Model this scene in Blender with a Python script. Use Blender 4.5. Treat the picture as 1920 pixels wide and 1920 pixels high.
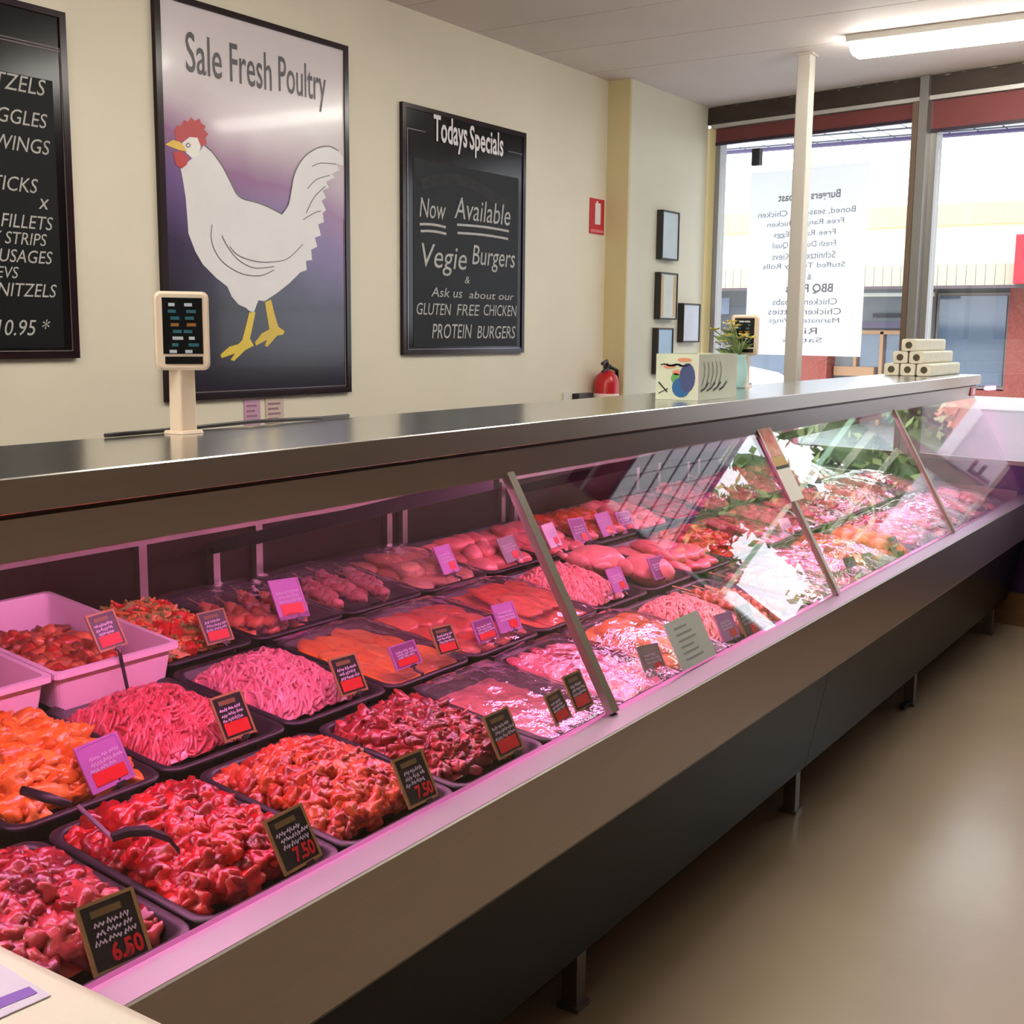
import bpy, bmesh, math, random
import numpy as np
from mathutils import Vector, Matrix, noise

for o in list(bpy.data.objects): bpy.data.objects.remove(o)
SC = bpy.context.scene
C = SC.collection
R = random.Random(7)

# ------------------------------------------------------------------ camera
cam_d = bpy.data.cameras.new('camera')
cam_d.sensor_width = 36.0
cam_d.lens = 2250.0 / 1920.0 * 36.0
cam_d.clip_start = 0.02
cam_d.clip_end = 300
cam = bpy.data.objects.new('camera', cam_d)
C.objects.link(cam)
right = Vector((0.553287, -0.832931, 0.009967)); upv = Vector((0.119085, 0.090935, 0.988711)); back = Vector((-0.824434, -0.545854, 0.149503))
cam.matrix_world = Matrix(((right.x, upv.x, back.x, 0.0), (right.y, upv.y, back.y, 0.0),
                           (right.z, upv.z, back.z, 1.55), (0, 0, 0, 1)))
SC.camera = cam

# ------------------------------------------------------------------ world, exposure
SKY = 4.1
LAMP = 35.0
PINK = 60.0
SC.view_settings.view_transform = 'Standard'
SC.view_settings.look = 'None'
SC.view_settings.exposure = 0.0
SC.view_settings.gamma = 1.0
SC.view_settings.use_curve_mapping = False
w = bpy.data.worlds.new('overcast_sky'); SC.world = w
w.use_nodes = True
wn = w.node_tree.nodes; wl = w.node_tree.links
bg = wn['Background']
tc = wn.new('ShaderNodeTexCoord'); nz = wn.new('ShaderNodeTexNoise'); nz.inputs['Scale'].default_value = 2.0
cr = wn.new('ShaderNodeValToRGB')
cr.color_ramp.elements[0].position = .3; cr.color_ramp.elements[0].color = (.78, .86, 1, 1)
cr.color_ramp.elements[1].position = .7; cr.color_ramp.elements[1].color = (.95, .97, 1, 1)
wl.new(tc.outputs['Generated'], nz.inputs['Vector']); wl.new(nz.outputs['Fac'], cr.inputs['Fac'])
wl.new(cr.outputs['Color'], bg.inputs['Color'])
bg.inputs['Strength'].default_value = SKY

# ------------------------------------------------------------------ materials
def lin(c):
    return tuple((x / 12.92 if x <= .04045 else ((x + .055) / 1.055) ** 2.4) for x in [v / 255. for v in c])

MATS = {}
def mat(name, rgb, rough=.5, metal=0., var=0., scale=8., bump=0., bscale=60., spec=.5, stretch=(1, 1, 1), coat=0., rgb2=None, sss=0.):
    """rgb in sRGB 0..255; var = strength of procedural colour variation"""
    if name in MATS: return MATS[name]
    m = bpy.data.materials.new(name); m.use_nodes = True
    n = m.node_tree.nodes; l = m.node_tree.links; b = n['Principled BSDF']
    c = lin(rgb)
    b.inputs['Base Color'].default_value = (*c, 1)
    b.inputs['Roughness'].default_value = rough
    b.inputs['Metallic'].default_value = metal
    b.inputs['Specular IOR Level'].default_value = spec
    b.inputs['Coat Weight'].default_value = coat
    b.inputs['Coat Roughness'].default_value = .1
    if sss:
        b.inputs['Subsurface Weight'].default_value = sss
        b.inputs['Subsurface Scale'].default_value = .01
    if var or bump or rgb2:
        t = n.new('ShaderNodeTexCoord'); mp = n.new('ShaderNodeMapping')
        mp.inputs['Scale'].default_value = stretch
        l.new(t.outputs['Object'], mp.inputs['Vector'])
    if var or rgb2:
        z = n.new('ShaderNodeTexNoise'); z.inputs['Scale'].default_value = scale; z.inputs['Detail'].default_value = 4
        l.new(mp.outputs['Vector'], z.inputs['Vector'])
        r = n.new('ShaderNodeValToRGB')
        r.color_ramp.elements[0].position = .32; r.color_ramp.elements[1].position = .68
        if rgb2: a, d = c, lin(rgb2)
        else:
            a = tuple(max(0, x * (1 - var)) for x in c); d = tuple(min(1, x * (1 + var)) for x in c)
        r.color_ramp.elements[0].color = (*a, 1); r.color_ramp.elements[1].color = (*d, 1)
        l.new(z.outputs['Fac'], r.inputs['Fac']); l.new(r.outputs['Color'], b.inputs['Base Color'])
    if bump:
        z2 = n.new('ShaderNodeTexNoise'); z2.inputs['Scale'].default_value = bscale; z2.inputs['Detail'].default_value = 3
        l.new(mp.outputs['Vector'], z2.inputs['Vector'])
        bp = n.new('ShaderNodeBump'); bp.inputs['Strength'].default_value = bump; bp.inputs['Distance'].default_value = .01
        l.new(z2.outputs['Fac'], bp.inputs['Height']); l.new(bp.outputs['Normal'], b.inputs['Normal'])
    MATS[name] = m
    return m

def glow(name, rgb, strength):
    m = bpy.data.materials.new(name); m.use_nodes = True
    n = m.node_tree.nodes; l = m.node_tree.links
    e = n.new('ShaderNodeEmission'); e.inputs['Color'].default_value = (*rgb, 1); e.inputs['Strength'].default_value = strength
    l.new(e.outputs[0], n['Material Output'].inputs['Surface'])
    MATS[name] = m
    return m

def clear(name, tint=(1, 1, 1), f0=.045, power=5., rough=0.0, haze=0., hazecol=(1, 1, 1), bump=0., bscale=30.):
    """clear sheet: straight-through transmission plus a Fresnel reflection on each face"""
    m = bpy.data.materials.new(name); m.use_nodes = True
    n = m.node_tree.nodes; l = m.node_tree.links
    tr = n.new('ShaderNodeBsdfTransparent'); tr.inputs['Color'].default_value = (*tint, 1)
    gl = n.new('ShaderNodeBsdfAnisotropic'); gl.inputs['Roughness'].default_value = rough
    gl.inputs['Color'].default_value = (1, 1, 1, 1)
    ge = n.new('ShaderNodeNewGeometry')
    dp = n.new('ShaderNodeVectorMath'); dp.operation = 'DOT_PRODUCT'
    l.new(ge.outputs['Incoming'], dp.inputs[0])
    nrm = ge.outputs['Normal']
    if bump:
        t = n.new('ShaderNodeTexCoord')
        z2 = n.new('ShaderNodeTexNoise'); z2.inputs['Scale'].default_value = bscale; z2.inputs['Detail'].default_value = 3
        l.new(t.outputs['Object'], z2.inputs['Vector'])
        bp = n.new('ShaderNodeBump'); bp.inputs['Strength'].default_value = bump; bp.inputs['Distance'].default_value = .02
        l.new(z2.outputs['Fac'], bp.inputs['Height'])
        nrm = bp.outputs['Normal']; l.new(nrm, gl.inputs['Normal'])
    l.new(nrm, dp.inputs[1])
    ab = n.new('ShaderNodeMath'); ab.operation = 'ABSOLUTE'; l.new(dp.outputs['Value'], ab.inputs[0])
    om = n.new('ShaderNodeMath'); om.operation = 'SUBTRACT'; om.inputs[0].default_value = 1.; l.new(ab.outputs[0], om.inputs[1])
    pw = n.new('ShaderNodeMath'); pw.operation = 'POWER'; pw.inputs[1].default_value = power; l.new(om.outputs[0], pw.inputs[0])
    ma = n.new('ShaderNodeMath'); ma.operation = 'MULTIPLY_ADD'; ma.inputs[1].default_value = 1 - f0; ma.inputs[2].default_value = f0
    l.new(pw.outputs[0], ma.inputs[0])
    mx = n.new('ShaderNodeMixShader'); l.new(ma.outputs[0], mx.inputs[0])
    src = tr.outputs[0]
    if haze:
        df = n.new('ShaderNodeBsdfDiffuse'); df.inputs['Color'].default_value = (*hazecol, 1)
        tl = n.new('ShaderNodeBsdfTranslucent'); tl.inputs['Color'].default_value = (*hazecol, 1)
        hm = n.new('ShaderNodeMixShader'); hm.inputs[0].default_value = .5
        l.new(df.outputs[0], hm.inputs[1]); l.new(tl.outputs[0], hm.inputs[2])
        h2 = n.new('ShaderNodeMixShader'); h2.inputs[0].default_value = haze
        l.new(src, h2.inputs[1]); l.new(hm.outputs[0], h2.inputs[2]); src = h2.outputs[0]
    l.new(src, mx.inputs[1]); l.new(gl.outputs[0], mx.inputs[2])
    l.new(mx.outputs[0], n['Material Output'].inputs['Surface'])
    MATS[name] = m
    return m

def paper(name, rgb, trans=.5):
    m = bpy.data.materials.new(name); m.use_nodes = True
    n = m.node_tree.nodes; l = m.node_tree.links
    d = n.new('ShaderNodeBsdfDiffuse'); d.inputs['Color'].default_value = (*lin(rgb), 1)
    t = n.new('ShaderNodeBsdfTranslucent'); t.inputs['Color'].default_value = (*lin(rgb), 1)
    x = n.new('ShaderNodeMixShader'); x.inputs[0].default_value = trans
    l.new(d.outputs[0], x.inputs[1]); l.new(t.outputs[0], x.inputs[2]); l.new(x.outputs[0], n['Material Output'].inputs['Surface'])
    MATS[name] = m
    return m

# ------------------------------------------------------------------ mesh building
class MB:
    def __init__(s): s.v = []; s.f = []; s.m = []
    def add(s, vs, fs, mi=0):
        k = len(s.v); s.v += [tuple(p) for p in vs]; s.f += [tuple(i + k for i in f) for f in fs]; s.m += [mi] * len(fs); return s
    def box(s, x0, x1, y0, y1, z0, z1, mi=0):
        return s.hexa([(x0, y0, z0), (x1, y0, z0), (x1, y1, z0), (x0, y1, z0), (x0, y0, z1), (x1, y0, z1), (x1, y1, z1), (x0, y1, z1)], mi)
    def hexa(s, p, mi=0):
        return s.add(p, [(0, 3, 2, 1), (4, 5, 6, 7), (0, 1, 5, 4), (1, 2, 6, 5), (2, 3, 7, 6), (3, 0, 4, 7)], mi)
    def prism_x(s, prof, x0, x1, mi=0):
        """closed profile of (y,z) swept along x"""
        n = len(prof)
        return s.add([(x0, y, z) for y, z in prof] + [(x1, y, z) for y, z in prof],
                     [(i, (i + 1) % n, n + (i + 1) % n, n + i) for i in range(n)] + [tuple(range(n))[::-1], tuple(range(n, 2 * n))], mi)
    def tube(s, pts, r, seg=8, mi=0, cap=True):
        pts = [Vector(p) for p in pts]; rs = r if isinstance(r, (list, tuple)) else [r] * len(pts)
        vs = []; fs = []
        for i, p in enumerate(pts):
            d = (pts[min(i + 1, len(pts) - 1)] - pts[max(i - 1, 0)]).normalized()
            a = d.orthogonal().normalized() if i == 0 else (a - d * a.dot(d)).normalized()
            b = d.cross(a)
            for k in range(seg):
                t = 2 * math.pi * k / seg; vs.append(p + (a * math.cos(t) + b * math.sin(t)) * rs[i])
        for i in range(len(pts) - 1):
            for k in range(seg):
                k2 = (k + 1) % seg; fs.append((i * seg + k, i * seg + k2, (i + 1) * seg + k2, (i + 1) * seg + k))
        if cap: fs.append(tuple(range(seg))[::-1]); fs.append(tuple(range((len(pts) - 1) * seg, len(pts) * seg)))
        return s.add(vs, fs, mi)
    def lathe(s, c, prof, seg=20, mi=0):
        """profile (r,z) about a vertical axis through c=(x,y)"""
        vs = [(c[0] + r * math.cos(2 * math.pi * k / seg), c[1] + r * math.sin(2 * math.pi * k / seg), z) for r, z in prof for k in range(seg)]
        n = len(prof)
        fs = [(i * seg + k, i * seg + (k + 1) % seg, (i + 1) * seg + (k + 1) % seg, (i + 1) * seg + k) for i in range(n - 1) for k in range(seg)]
        fs += [tuple(range(seg))[::-1], tuple(range((n - 1) * seg, n * seg))]
        return s.add(vs, fs, mi)
    def rings(s, rs, mi=0, capa=True, capb=True):
        n = len(rs[0]); vs = [p for r in rs for p in r]
        fs = [(i * n + k, i * n + (k + 1) % n, (i + 1) * n + (k + 1) % n, (i + 1) * n + k) for i in range(len(rs) - 1) for k in range(n)]
        if capa: fs.append(tuple(range(n))[::-1])
        if capb: fs.append(tuple(range((len(rs) - 1) * n, len(rs) * n)))
        return s.add(vs, fs, mi)
    def mesh(s, name, mats, smooth=False):
        me = bpy.data.meshes.new(name); me.from_pydata(s.v, [], s.f)
        for m in (mats if isinstance(mats, (list, tuple)) else [mats]): me.materials.append(m)
        if any(s.m): me.polygons.foreach_set('material_index', s.m)
        bm = bmesh.new(); bm.from_mesh(me); bmesh.ops.recalc_face_normals(bm, faces=bm.faces); bm.to_mesh(me); bm.free()
        if smooth: me.polygons.foreach_set('use_smooth', [True] * len(me.polygons))
        me.update()
        return me

def link(name, me, parent=None, loc=None, rot=None):
    o = bpy.data.objects.new(name, me); C.objects.link(o)
    if loc is not None: o.location = loc
    if rot is not None: o.rotation_euler = rot
    if parent is not None: o.parent = parent
    return o
def bevel(o, wd=.004, seg=2):
    b = o.modifiers.new('bevel', 'BEVEL'); b.width = wd; b.segments = seg; b.limit_method = 'ANGLE'; return o
def tag(o, label, cat, group=None, kind=None):
    o['label'] = label; o['category'] = cat
    if group: o['group'] = group
    if kind: o['kind'] = kind
    return o
def empty(name, label, cat, loc=(0, 0, 0), rot=(0, 0, 0), group=None):
    o = bpy.data.objects.new(name, None); C.objects.link(o); o.location = loc; o.rotation_euler = rot
    o.empty_display_size = .05
    return tag(o, label, cat, group)
def struct(name, mb, m, smooth=False, parent=None):
    o = link(name, mb.mesh(name, m, smooth), parent)
    if parent is None: o['kind'] = 'structure'
    return o
def part(name, mb, m, parent, smooth=False, label=None):
    """part given in world coordinates, parented to a thing placed without rotation"""
    me = mb.mesh(name, m, smooth)
    o = link(name, me, parent)
    p = parent; off = Vector((0, 0, 0))
    while p is not None: off += p.location; p = p.parent
    if off.length > 0: me.transform(Matrix.Translation(-off))
    if label: o['label'] = label
    return o

def rrect(hx, hy, r, z, n=5, cx=0, cy=0):
    out = []
    for sx, sy, a0 in ((1, 1, 0), (-1, 1, 90), (-1, -1, 180), (1, -1, 270)):
        for k in range(n):
            a = math.radians(a0 + 90 * k / (n - 1))
            out.append((cx + sx * (hx - r) + r * math.cos(a), cy + sy * (hy - r) + r * math.sin(a), z))
    return out

_txt = {}
def glyphs(s, shear=0., bold=0.):
    key = (s, shear, bold)
    if key in _txt: return _txt[key]
    cu = bpy.data.curves.new('lettering', 'FONT'); cu.body = s; cu.size = 1; cu.shear = shear; cu.offset = bold; cu.resolution_u = 3
    ob = bpy.data.objects.new('lettering', cu); C.objects.link(ob)
    dg = bpy.context.evaluated_depsgraph_get()
    me = bpy.data.meshes.new_from_object(ob.evaluated_get(dg))
    vs = [tuple(v.co) for v in me.vertices]; fs = [tuple(p.vertices) for p in me.polygons]
    bpy.data.objects.remove(ob); bpy.data.curves.remove(cu); bpy.data.meshes.remove(me)
    x0 = min(v[0] for v in vs); x1 = max(v[0] for v in vs); y0 = min(v[1] for v in vs); y1 = max(v[1] for v in vs)
    r = ([((v[0] - x0) / (x1 - x0), (v[1] - y0) / (y1 - y0)) for v in vs], fs, (x1 - x0) / (y1 - y0))
    _txt[key] = r
    return r
def write(mb, s, bl, rv, uv, w, h, mi=0, shear=0., bold=0., lift=(0, 0, 0)):
    """fit the word s into a w x h box whose lower left corner is bl"""
    vs, fs, asp = glyphs(s, shear, bold)
    if w is None: w = h * asp
    bl = Vector(bl) + Vector(lift); rv = Vector(rv); uv = Vector(uv)
    mb.add([bl + rv * (x * w) + uv * (y * h) for x, y in vs], fs, mi)
    return w
def stroke(mb, pts, wd, nrm, mi=0):
    """flat ribbon of width wd along pts, facing nrm"""
    pts = [Vector(p) for p in pts]; n = Vector(nrm); vs = []
    for i, p in enumerate(pts):
        d = (pts[min(i + 1, len(pts) - 1)] - pts[max(i - 1, 0)]).normalized(); s = d.cross(n).normalized() * wd / 2
        vs += [p + s, p - s]
    mb.add(vs, [(2 * i, 2 * i + 2, 2 * i + 3, 2 * i + 1) for i in range(len(pts) - 1)], mi)

# ------------------------------------------------------------------ palette
M_wall = mat('cream_paint', (228, 219, 198), .6, var=.03, scale=2.)
M_ceil = mat('ceiling_sheet', (222, 210, 206), .7, var=.03, scale=1.5)
M_steel = mat('brushed_stainless', (182, 176, 171), .38, 1., var=.02, scale=6, stretch=(.3, 20, 20), bump=.02, bscale=20)
M_top = mat('polished_stainless', (206, 206, 203), .2, 1., var=.03, scale=5, stretch=(.4, 6, 6))
M_black = mat('black_plastic', (36, 32, 38), .42, bump=.02, bscale=120)
M_char = mat('charcoal_laminate', (20, 20, 24), .35, spec=.14)
M_white = mat('white_paint', (226, 224, 220), .45)
M_glass = clear('counter_glass', (.975, .985, .98), .05, 4.7)
M_wglass = clear('window_glass', (.98, .99, .99), .03)
M_alu = mat('grey_aluminium', (150, 148, 146), .4, .7)
M_maroon = mat('maroon_blind', (110, 52, 52), .7, var=.05)
M_dkbrown = mat('dark_stained_timber', (58, 46, 38), .7, var=.25, scale=5, stretch=(1, 1, 4))
M_ink = mat('black_ink', (28, 24, 26), .5)
M_chalk = mat('white_chalk', (184, 181, 178), .9, var=.12, scale=60)
M_board = mat('blackboard_print', (14, 12, 15), .16, var=.2, scale=3, spec=.25)
M_bframe = mat('maroon_black_border', (34, 16, 22), .2, spec=.3)
M_bline = mat('border_line_grey', (122, 108, 108), .4)
# ================================================================== THE ROOM
ZC = 2.942
WN = Vector((1, -.194, 0)).normalized()            # outward normal of the shopfront
def wp(Y, z, d=0.):
    p = Vector((6.87 + .194 * (Y - 1.45), Y, z)); return p + WN * d
def wbox(mb, ya, yb, z0, z1, d0, d1, mi=0):
    return mb.hexa([wp(ya, z0, d0), wp(ya, z0, d1), wp(yb, z0, d1), wp(yb, z0, d0),
                    wp(ya, z1, d0), wp(ya, z1, d1), wp(yb, z1, d1), wp(yb, z1, d0)], mi)

def floor_mat():
    m = mat('vinyl_floor', (150, 133, 110), .25, var=.1, scale=1.2, bump=.04, bscale=40, coat=.1)
    return m
struct('floor', MB().add([(-3.7, -3.4, 0), (6.25, -3.4, 0), (7.4, 3.6, 0), (-3.7, 3.6, 0), (-3.7, -3.4, -.1), (6.25, -3.4, -.1), (7.4, 3.6, -.1), (-3.7, 3.6, -.1)],
       [(0, 1, 2, 3), (4, 7, 6, 5), (0, 4, 5, 1), (1, 5, 6, 2), (2, 6, 7, 3), (3, 7, 4, 0)]), floor_mat())
cm = MB()
xs = [-3.7, -2.64, -2.105, -1.57, -1.035, -.5, .035, .57, 1.105, 1.64, 2.175, 2.71, 3.245, 3.78, 4.315, 4.85, 5.385, 5.92]
for a, b in zip(xs[:-1], xs[1:]): cm.box(a, b - .006, -3.4, 3.5, ZC, ZC + .06)
cm.hexa([(5.92, -3.4, ZC), (5.92, 3.5, ZC), (7.30, 3.5, ZC), (5.94, -3.4, ZC), (5.92, -3.4, ZC + .06), (5.92, 3.5, ZC + .06), (7.30, 3.5, ZC + .06), (5.94, -3.4, ZC + .06)])
cm.box(-3.7, 6.0, -3.4, 3.6, ZC + .012, ZC + .1)
struct('ceiling', cm, M_ceil)
struct('wall_back', MB().box(-3.7, 6.17, 3.45, 3.6, 0, ZC), M_wall)
struct('wall_back_pier', MB().box(6.17, 7.19, 3.31, 3.6, 0, ZC), mat('cream_paint_cool', (222, 218, 198), .6, var=.02, scale=2))
struct('trim_1', MB().box(6.15, 6.168, 3.31, 3.45, 0, ZC), mat('yellow_cream_paint', (212, 196, 150), .55))
struct('trim_2', wbox(MB(), 3.25, 3.32, 0, 2.82, -.02, .05), mat('yellow_cream_paint', (212, 196, 150)))
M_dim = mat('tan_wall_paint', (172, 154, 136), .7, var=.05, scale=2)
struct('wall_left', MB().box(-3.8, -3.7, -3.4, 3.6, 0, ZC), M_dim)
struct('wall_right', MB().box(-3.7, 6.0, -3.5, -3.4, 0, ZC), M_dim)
# shopfront below the glass, solid end, head
M_purple = mat('purple_paint', (58, 30, 78), .5)
struct('wall_front', wbox(MB(), -3.45, 3.3, .18, .86, -.03, .08), M_purple)
struct('baseboard_front', wbox(MB(), -3.45, 3.3, 0, .178, -.05, .08), mat('brown_timber', (118, 86, 56), .5, var=.15, scale=6, stretch=(1, 1, 5)))
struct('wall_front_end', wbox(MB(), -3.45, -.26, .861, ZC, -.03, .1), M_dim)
struct('trim_3', wbox(MB(), -.25, 3.3, 2.836, ZC - .004, -.05, .06), M_dkbrown)  # dark brown board across the window head
struct('trim_4', wbox(MB(), -.25, 3.27, 2.812, 2.834, -.055, .02), mat('pale_track', (196, 194, 190), .4, .3))
bm_ = MB()
for k in range(26):                                  # flaking plaster along the head
    y = 3.2 - k * .13 + R.uniform(-.04, .04); z = ZC - .006
    bm_.add([wp(y, z, -.052), wp(y + R.uniform(.02, .06), z, -.053), wp(y + R.uniform(.01, .03), z - R.uniform(.003, .012), -.053)], [(0, 1, 2)])
struct('trim_5', bm_, mat('flaking_plaster', (132, 114, 94), .8))
# window panes in their frames
edges = [(3.255, 1.91), (1.86, 1.12), (1.07, -.25)]
for i, (ya, yb) in enumerate(edges):
    e = bpy.data.objects.new('window_%d' % (i + 1), None); C.objects.link(e); e['kind'] = 'structure'
    f = MB()
    wbox(f, ya, ya - .035, .862, 2.81, -.02, .05); wbox(f, yb, yb + .012, .862, 2.81, -.02, .05)
    wbox(f, ya - .035, yb + .012, .862, .885, -.02, .05); wbox(f, ya - .035, yb + .012, 2.79, 2.81, -.02, .05)
    part('window_frame', f, M_alu, e)
    part('pane', wbox(MB(), ya - .036, yb + .013, .886, 2.789, .012, .018), M_wglass, e)
for i, y in enumerate((1.91, 1.12)):
    struct('trim_%d' % (6 + i), wbox(MB(), y, y - .05, .862, 2.94, -.075, .05), M_alu)
struct('trim_9', wbox(MB(), 1.945, 1.913, .862, 2.81, -.075, -.03), mat('dark_mullion', (98, 80, 66), .6))
tl = empty('window_tube_light', 'pale green tube light across the window right of the mullion', 'tube light', wp(.4, 1.70, -.05))
part('tube', MB().tube([wp(1.04, 1.70, -.05), wp(-.2, 1.70, -.05)], .016, 10), glow('mint_tube', (.62, 1.0, .70), 1.6), tl, True)  # unseen glowing bar, added so the counter glass mirrors a pale streak
for y in (1.05, -.21): part('end_cap', MB().tube([wp(y - .012, 1.70, -.05), wp(y + .012, 1.70, -.05)], .021, 10), M_white, tl, True)
# maroon roller blinds rolled up under the head
for i, (ya, yb, z0) in enumerate(((3.25, 1.95, 2.727), (1.855, 1.13, 2.66), (1.06, -.24, 2.66))):
    b = MB(); wbox(b, ya, yb, z0, 2.808, -.028, -.02); wbox(b, ya, yb, z0 - .018, z0, -.034, -.014, 1)
    lab = ['maroon roller blind over the left window pane, rolled up short', 'taller maroon roller blind over the window pane right of the mullion', 'maroon roller blind over the farthest right window pane'][i]
    o = link('roller_blind', b.mesh('roller_blind', [M_maroon, mat('blind_rail', (44, 32, 48), .5)]))
    tag(o, lab, 'blind')
# steel column behind the counter
o = link('trim_post', MB().box(6.04, 6.112, 2.235, 2.307, 0, ZC - .002).mesh('trim_post', mat('white_post_paint', (198, 192, 182), .5)))
o.name = 'support_post'; o['kind'] = 'structure'; bevel(o, .006)
o = link('post_cap', MB().box(6.03, 6.122, 2.225, 2.317, ZC - .012, ZC - .001).mesh('cap', mat('white_post_paint', (198, 192, 182))), bpy.data.objects['support_post'])

# ------------------------------------------------------------------ ceiling lights
M_tube = glow('lit_diffuser', (1.0, .955, .855), LAMP)
M_batten = mat('batten_white', (225, 222, 212), .5)
lights = [(5.9, .57, 'fluorescent ceiling light with lit diffuser nearest the shop window'), (4.3, .55, ''), (2.6, 1.05, ''), (.7, 1.05, ''), (-1.1, 1.05, ''),
          (-2.7, .2, '')]
for i, (x, y, lab) in enumerate(lights):
    ln = 1.40 if i == 0 else 1.3
    e = empty('ceiling_light', lab or 'fluorescent ceiling light with lit diffuser farther back along the shop ceiling', 'ceiling light', (x, y, ZC), group=None if i == 0 else 'ceiling lights out of view')
    b = MB().box(x - .1, x + .1, y - .01, y + ln + .01, ZC - .03, ZC - .001); part('housing', b, M_batten, e)
    d = MB(); L = []
    for yy, s in ((y, .8), (y + .02, 1), (y + ln - .02, 1), (y + ln, .8)):
        L.append([(x + .085 * s * math.cos(a), yy, ZC - .03 - .06 * s * max(0, math.sin(a)) ** .6) for a in [math.pi * k / 12 for k in range(13)]])
    d.rings(L); part('diffuser', d, M_tube, e, smooth=False)

# ------------------------------------------------------------------ things on the back wall
def wall_board(name, lab, cat, x0, x1, z0, z1, fw, mats):
    e = empty(name, lab, cat, ((x0 + x1) / 2, 3.43, z0))
    part('panel', MB().box(x0, x1, 3.436, 3.449, z0, z1), mats[0], e)
    f = MB()
    f.box(x0 - .004, x0 + fw, 3.43, 3.449, z0, z1); f.box(x1 - fw, x1 + .004, 3.43, 3.449, z0, z1)
    f.box(x0 + fw, x1 - fw, 3.43, 3.449, z0, z0 + fw); f.box(x0 + fw, x1 - fw, 3.43, 3.449, z1 - fw, z1)
    part('border', f, mats[1], e)
    return e
XR = (1, 0, 0); ZU = (0, 0, 1)
# left menu board, only its right end inside the picture
b1 = wall_board('menu_board', 'black chalk menu board cut off by the left picture edge', 'menu board', 1.565, 2.56, 1.445, 2.541, .02, (M_board, M_bframe))
t = MB()
for s, zb, h, xr in (('SCHNITZELS', 2.295, .05, 2.482), ('NUGGLES', 2.193, .045, 2.482), ('TURKEY WINGS', 2.112, .045, 2.488), ('DRUMSTICKS', 1.988, .045, 2.437), ('x', 1.935, .032, 2.475),
                    ('THIGH FILLETS', 1.875, .042, 2.486), ('TASTY STRIPS', 1.822, .038, 2.46), ('SAUSAGES', 1.767, .04, 2.478), ('KIEVS', 1.715, .036, 2.352), ('SCHNITZELS', 1.662, .042, 2.488), ('10.95 *', 1.545, .052, 2.457)):
    zb -= h / 2; ww = glyphs(s, .25)[2] * h * .95
    t = MB(); write(t, s, (xr - ww, 3.4338, zb), XR, ZU, ww, h, shear=.25); part('chalk_word', t, M_chalk, b1)
t = MB()
for dz in (0, .012):
    t.box(1.6, 2.545, 3.433, 3.4362, 2.424 - dz * .8, 2.427 - dz * .8)
t.box(2.538, 2.541, 3.433, 3.4362, 1.47, 2.427); t.box(1.6, 2.541, 3.433, 3.4362, 1.468, 1.471)
part('border_line', t, M_bline, b1)
part('writing_panel', MB().box(1.6, 2.508, 3.4352, 3.4362, 1.48, 2.322), mat('slate_black', (10, 10, 12), .5, var=.3, scale=6, spec=.2), b1)

# poultry poster
pm = bpy.data.materials.new('poster_print'); pm.use_nodes = True
n_ = pm.node_tree.nodes; l_ = pm.node_tree.links; pb = n_['Principled BSDF']
pb.inputs['Roughness'].default_value = .2; pb.inputs['Specular IOR Level'].default_value = .35; pb.inputs['Coat Weight'].default_value = .15; pb.inputs['Coat Roughness'].default_value = .06
t_ = n_.new('ShaderNodeTexCoord'); sp_ = n_.new('ShaderNodeSeparateXYZ'); l_.new(t_.outputs['Generated'], sp_.inputs[0])
nz_ = n_.new('ShaderNodeTexNoise'); nz_.inputs['Scale'].default_value = 2.2; l_.new(t_.outputs['Generated'], nz_.inputs['Vector'])
ad = n_.new('ShaderNodeMath'); ad.operation = 'MULTIPLY_ADD'; ad.inputs[1].default_value = .16; l_.new(nz_.outputs['Fac'], ad.inputs[0])
mx_ = n_.new('ShaderNodeMath'); mx_.operation = 'MULTIPLY_ADD'; mx_.inputs[1].default_value = .16; l_.new(sp_.outputs['X'], mx_.inputs[0]); l_.new(sp_.outputs['Z'], mx_.inputs[2])
l_.new(mx_.outputs[0], ad.inputs[2])
rp = n_.new('ShaderNodeValToRGB'); e_ = rp.color_ramp.elements
e_[0].position = .36; e_[0].color = (*lin((32, 22, 38)), 1); e_[1].position = .92; e_[1].color = (*lin((218, 208, 212)), 1)
for p, c in ((.50, (52, 38, 72)), (.64, (112, 86, 140)), (.74, (150, 104, 146)), (.84, (204, 188, 198))):
    x = e_.new(p); x.color = (*lin(c), 1)
l_.new(ad.outputs[0], rp.inputs['Fac']); l_.new(rp.outputs['Color'], pb.inputs['Base Color'])
po = wall_board('poultry_poster', 'tall framed poultry poster with a white rooster on a purple ground', 'poster', 2.928, 3.922, 1.283, 2.70, .022, (pm, M_bframe))
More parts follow.
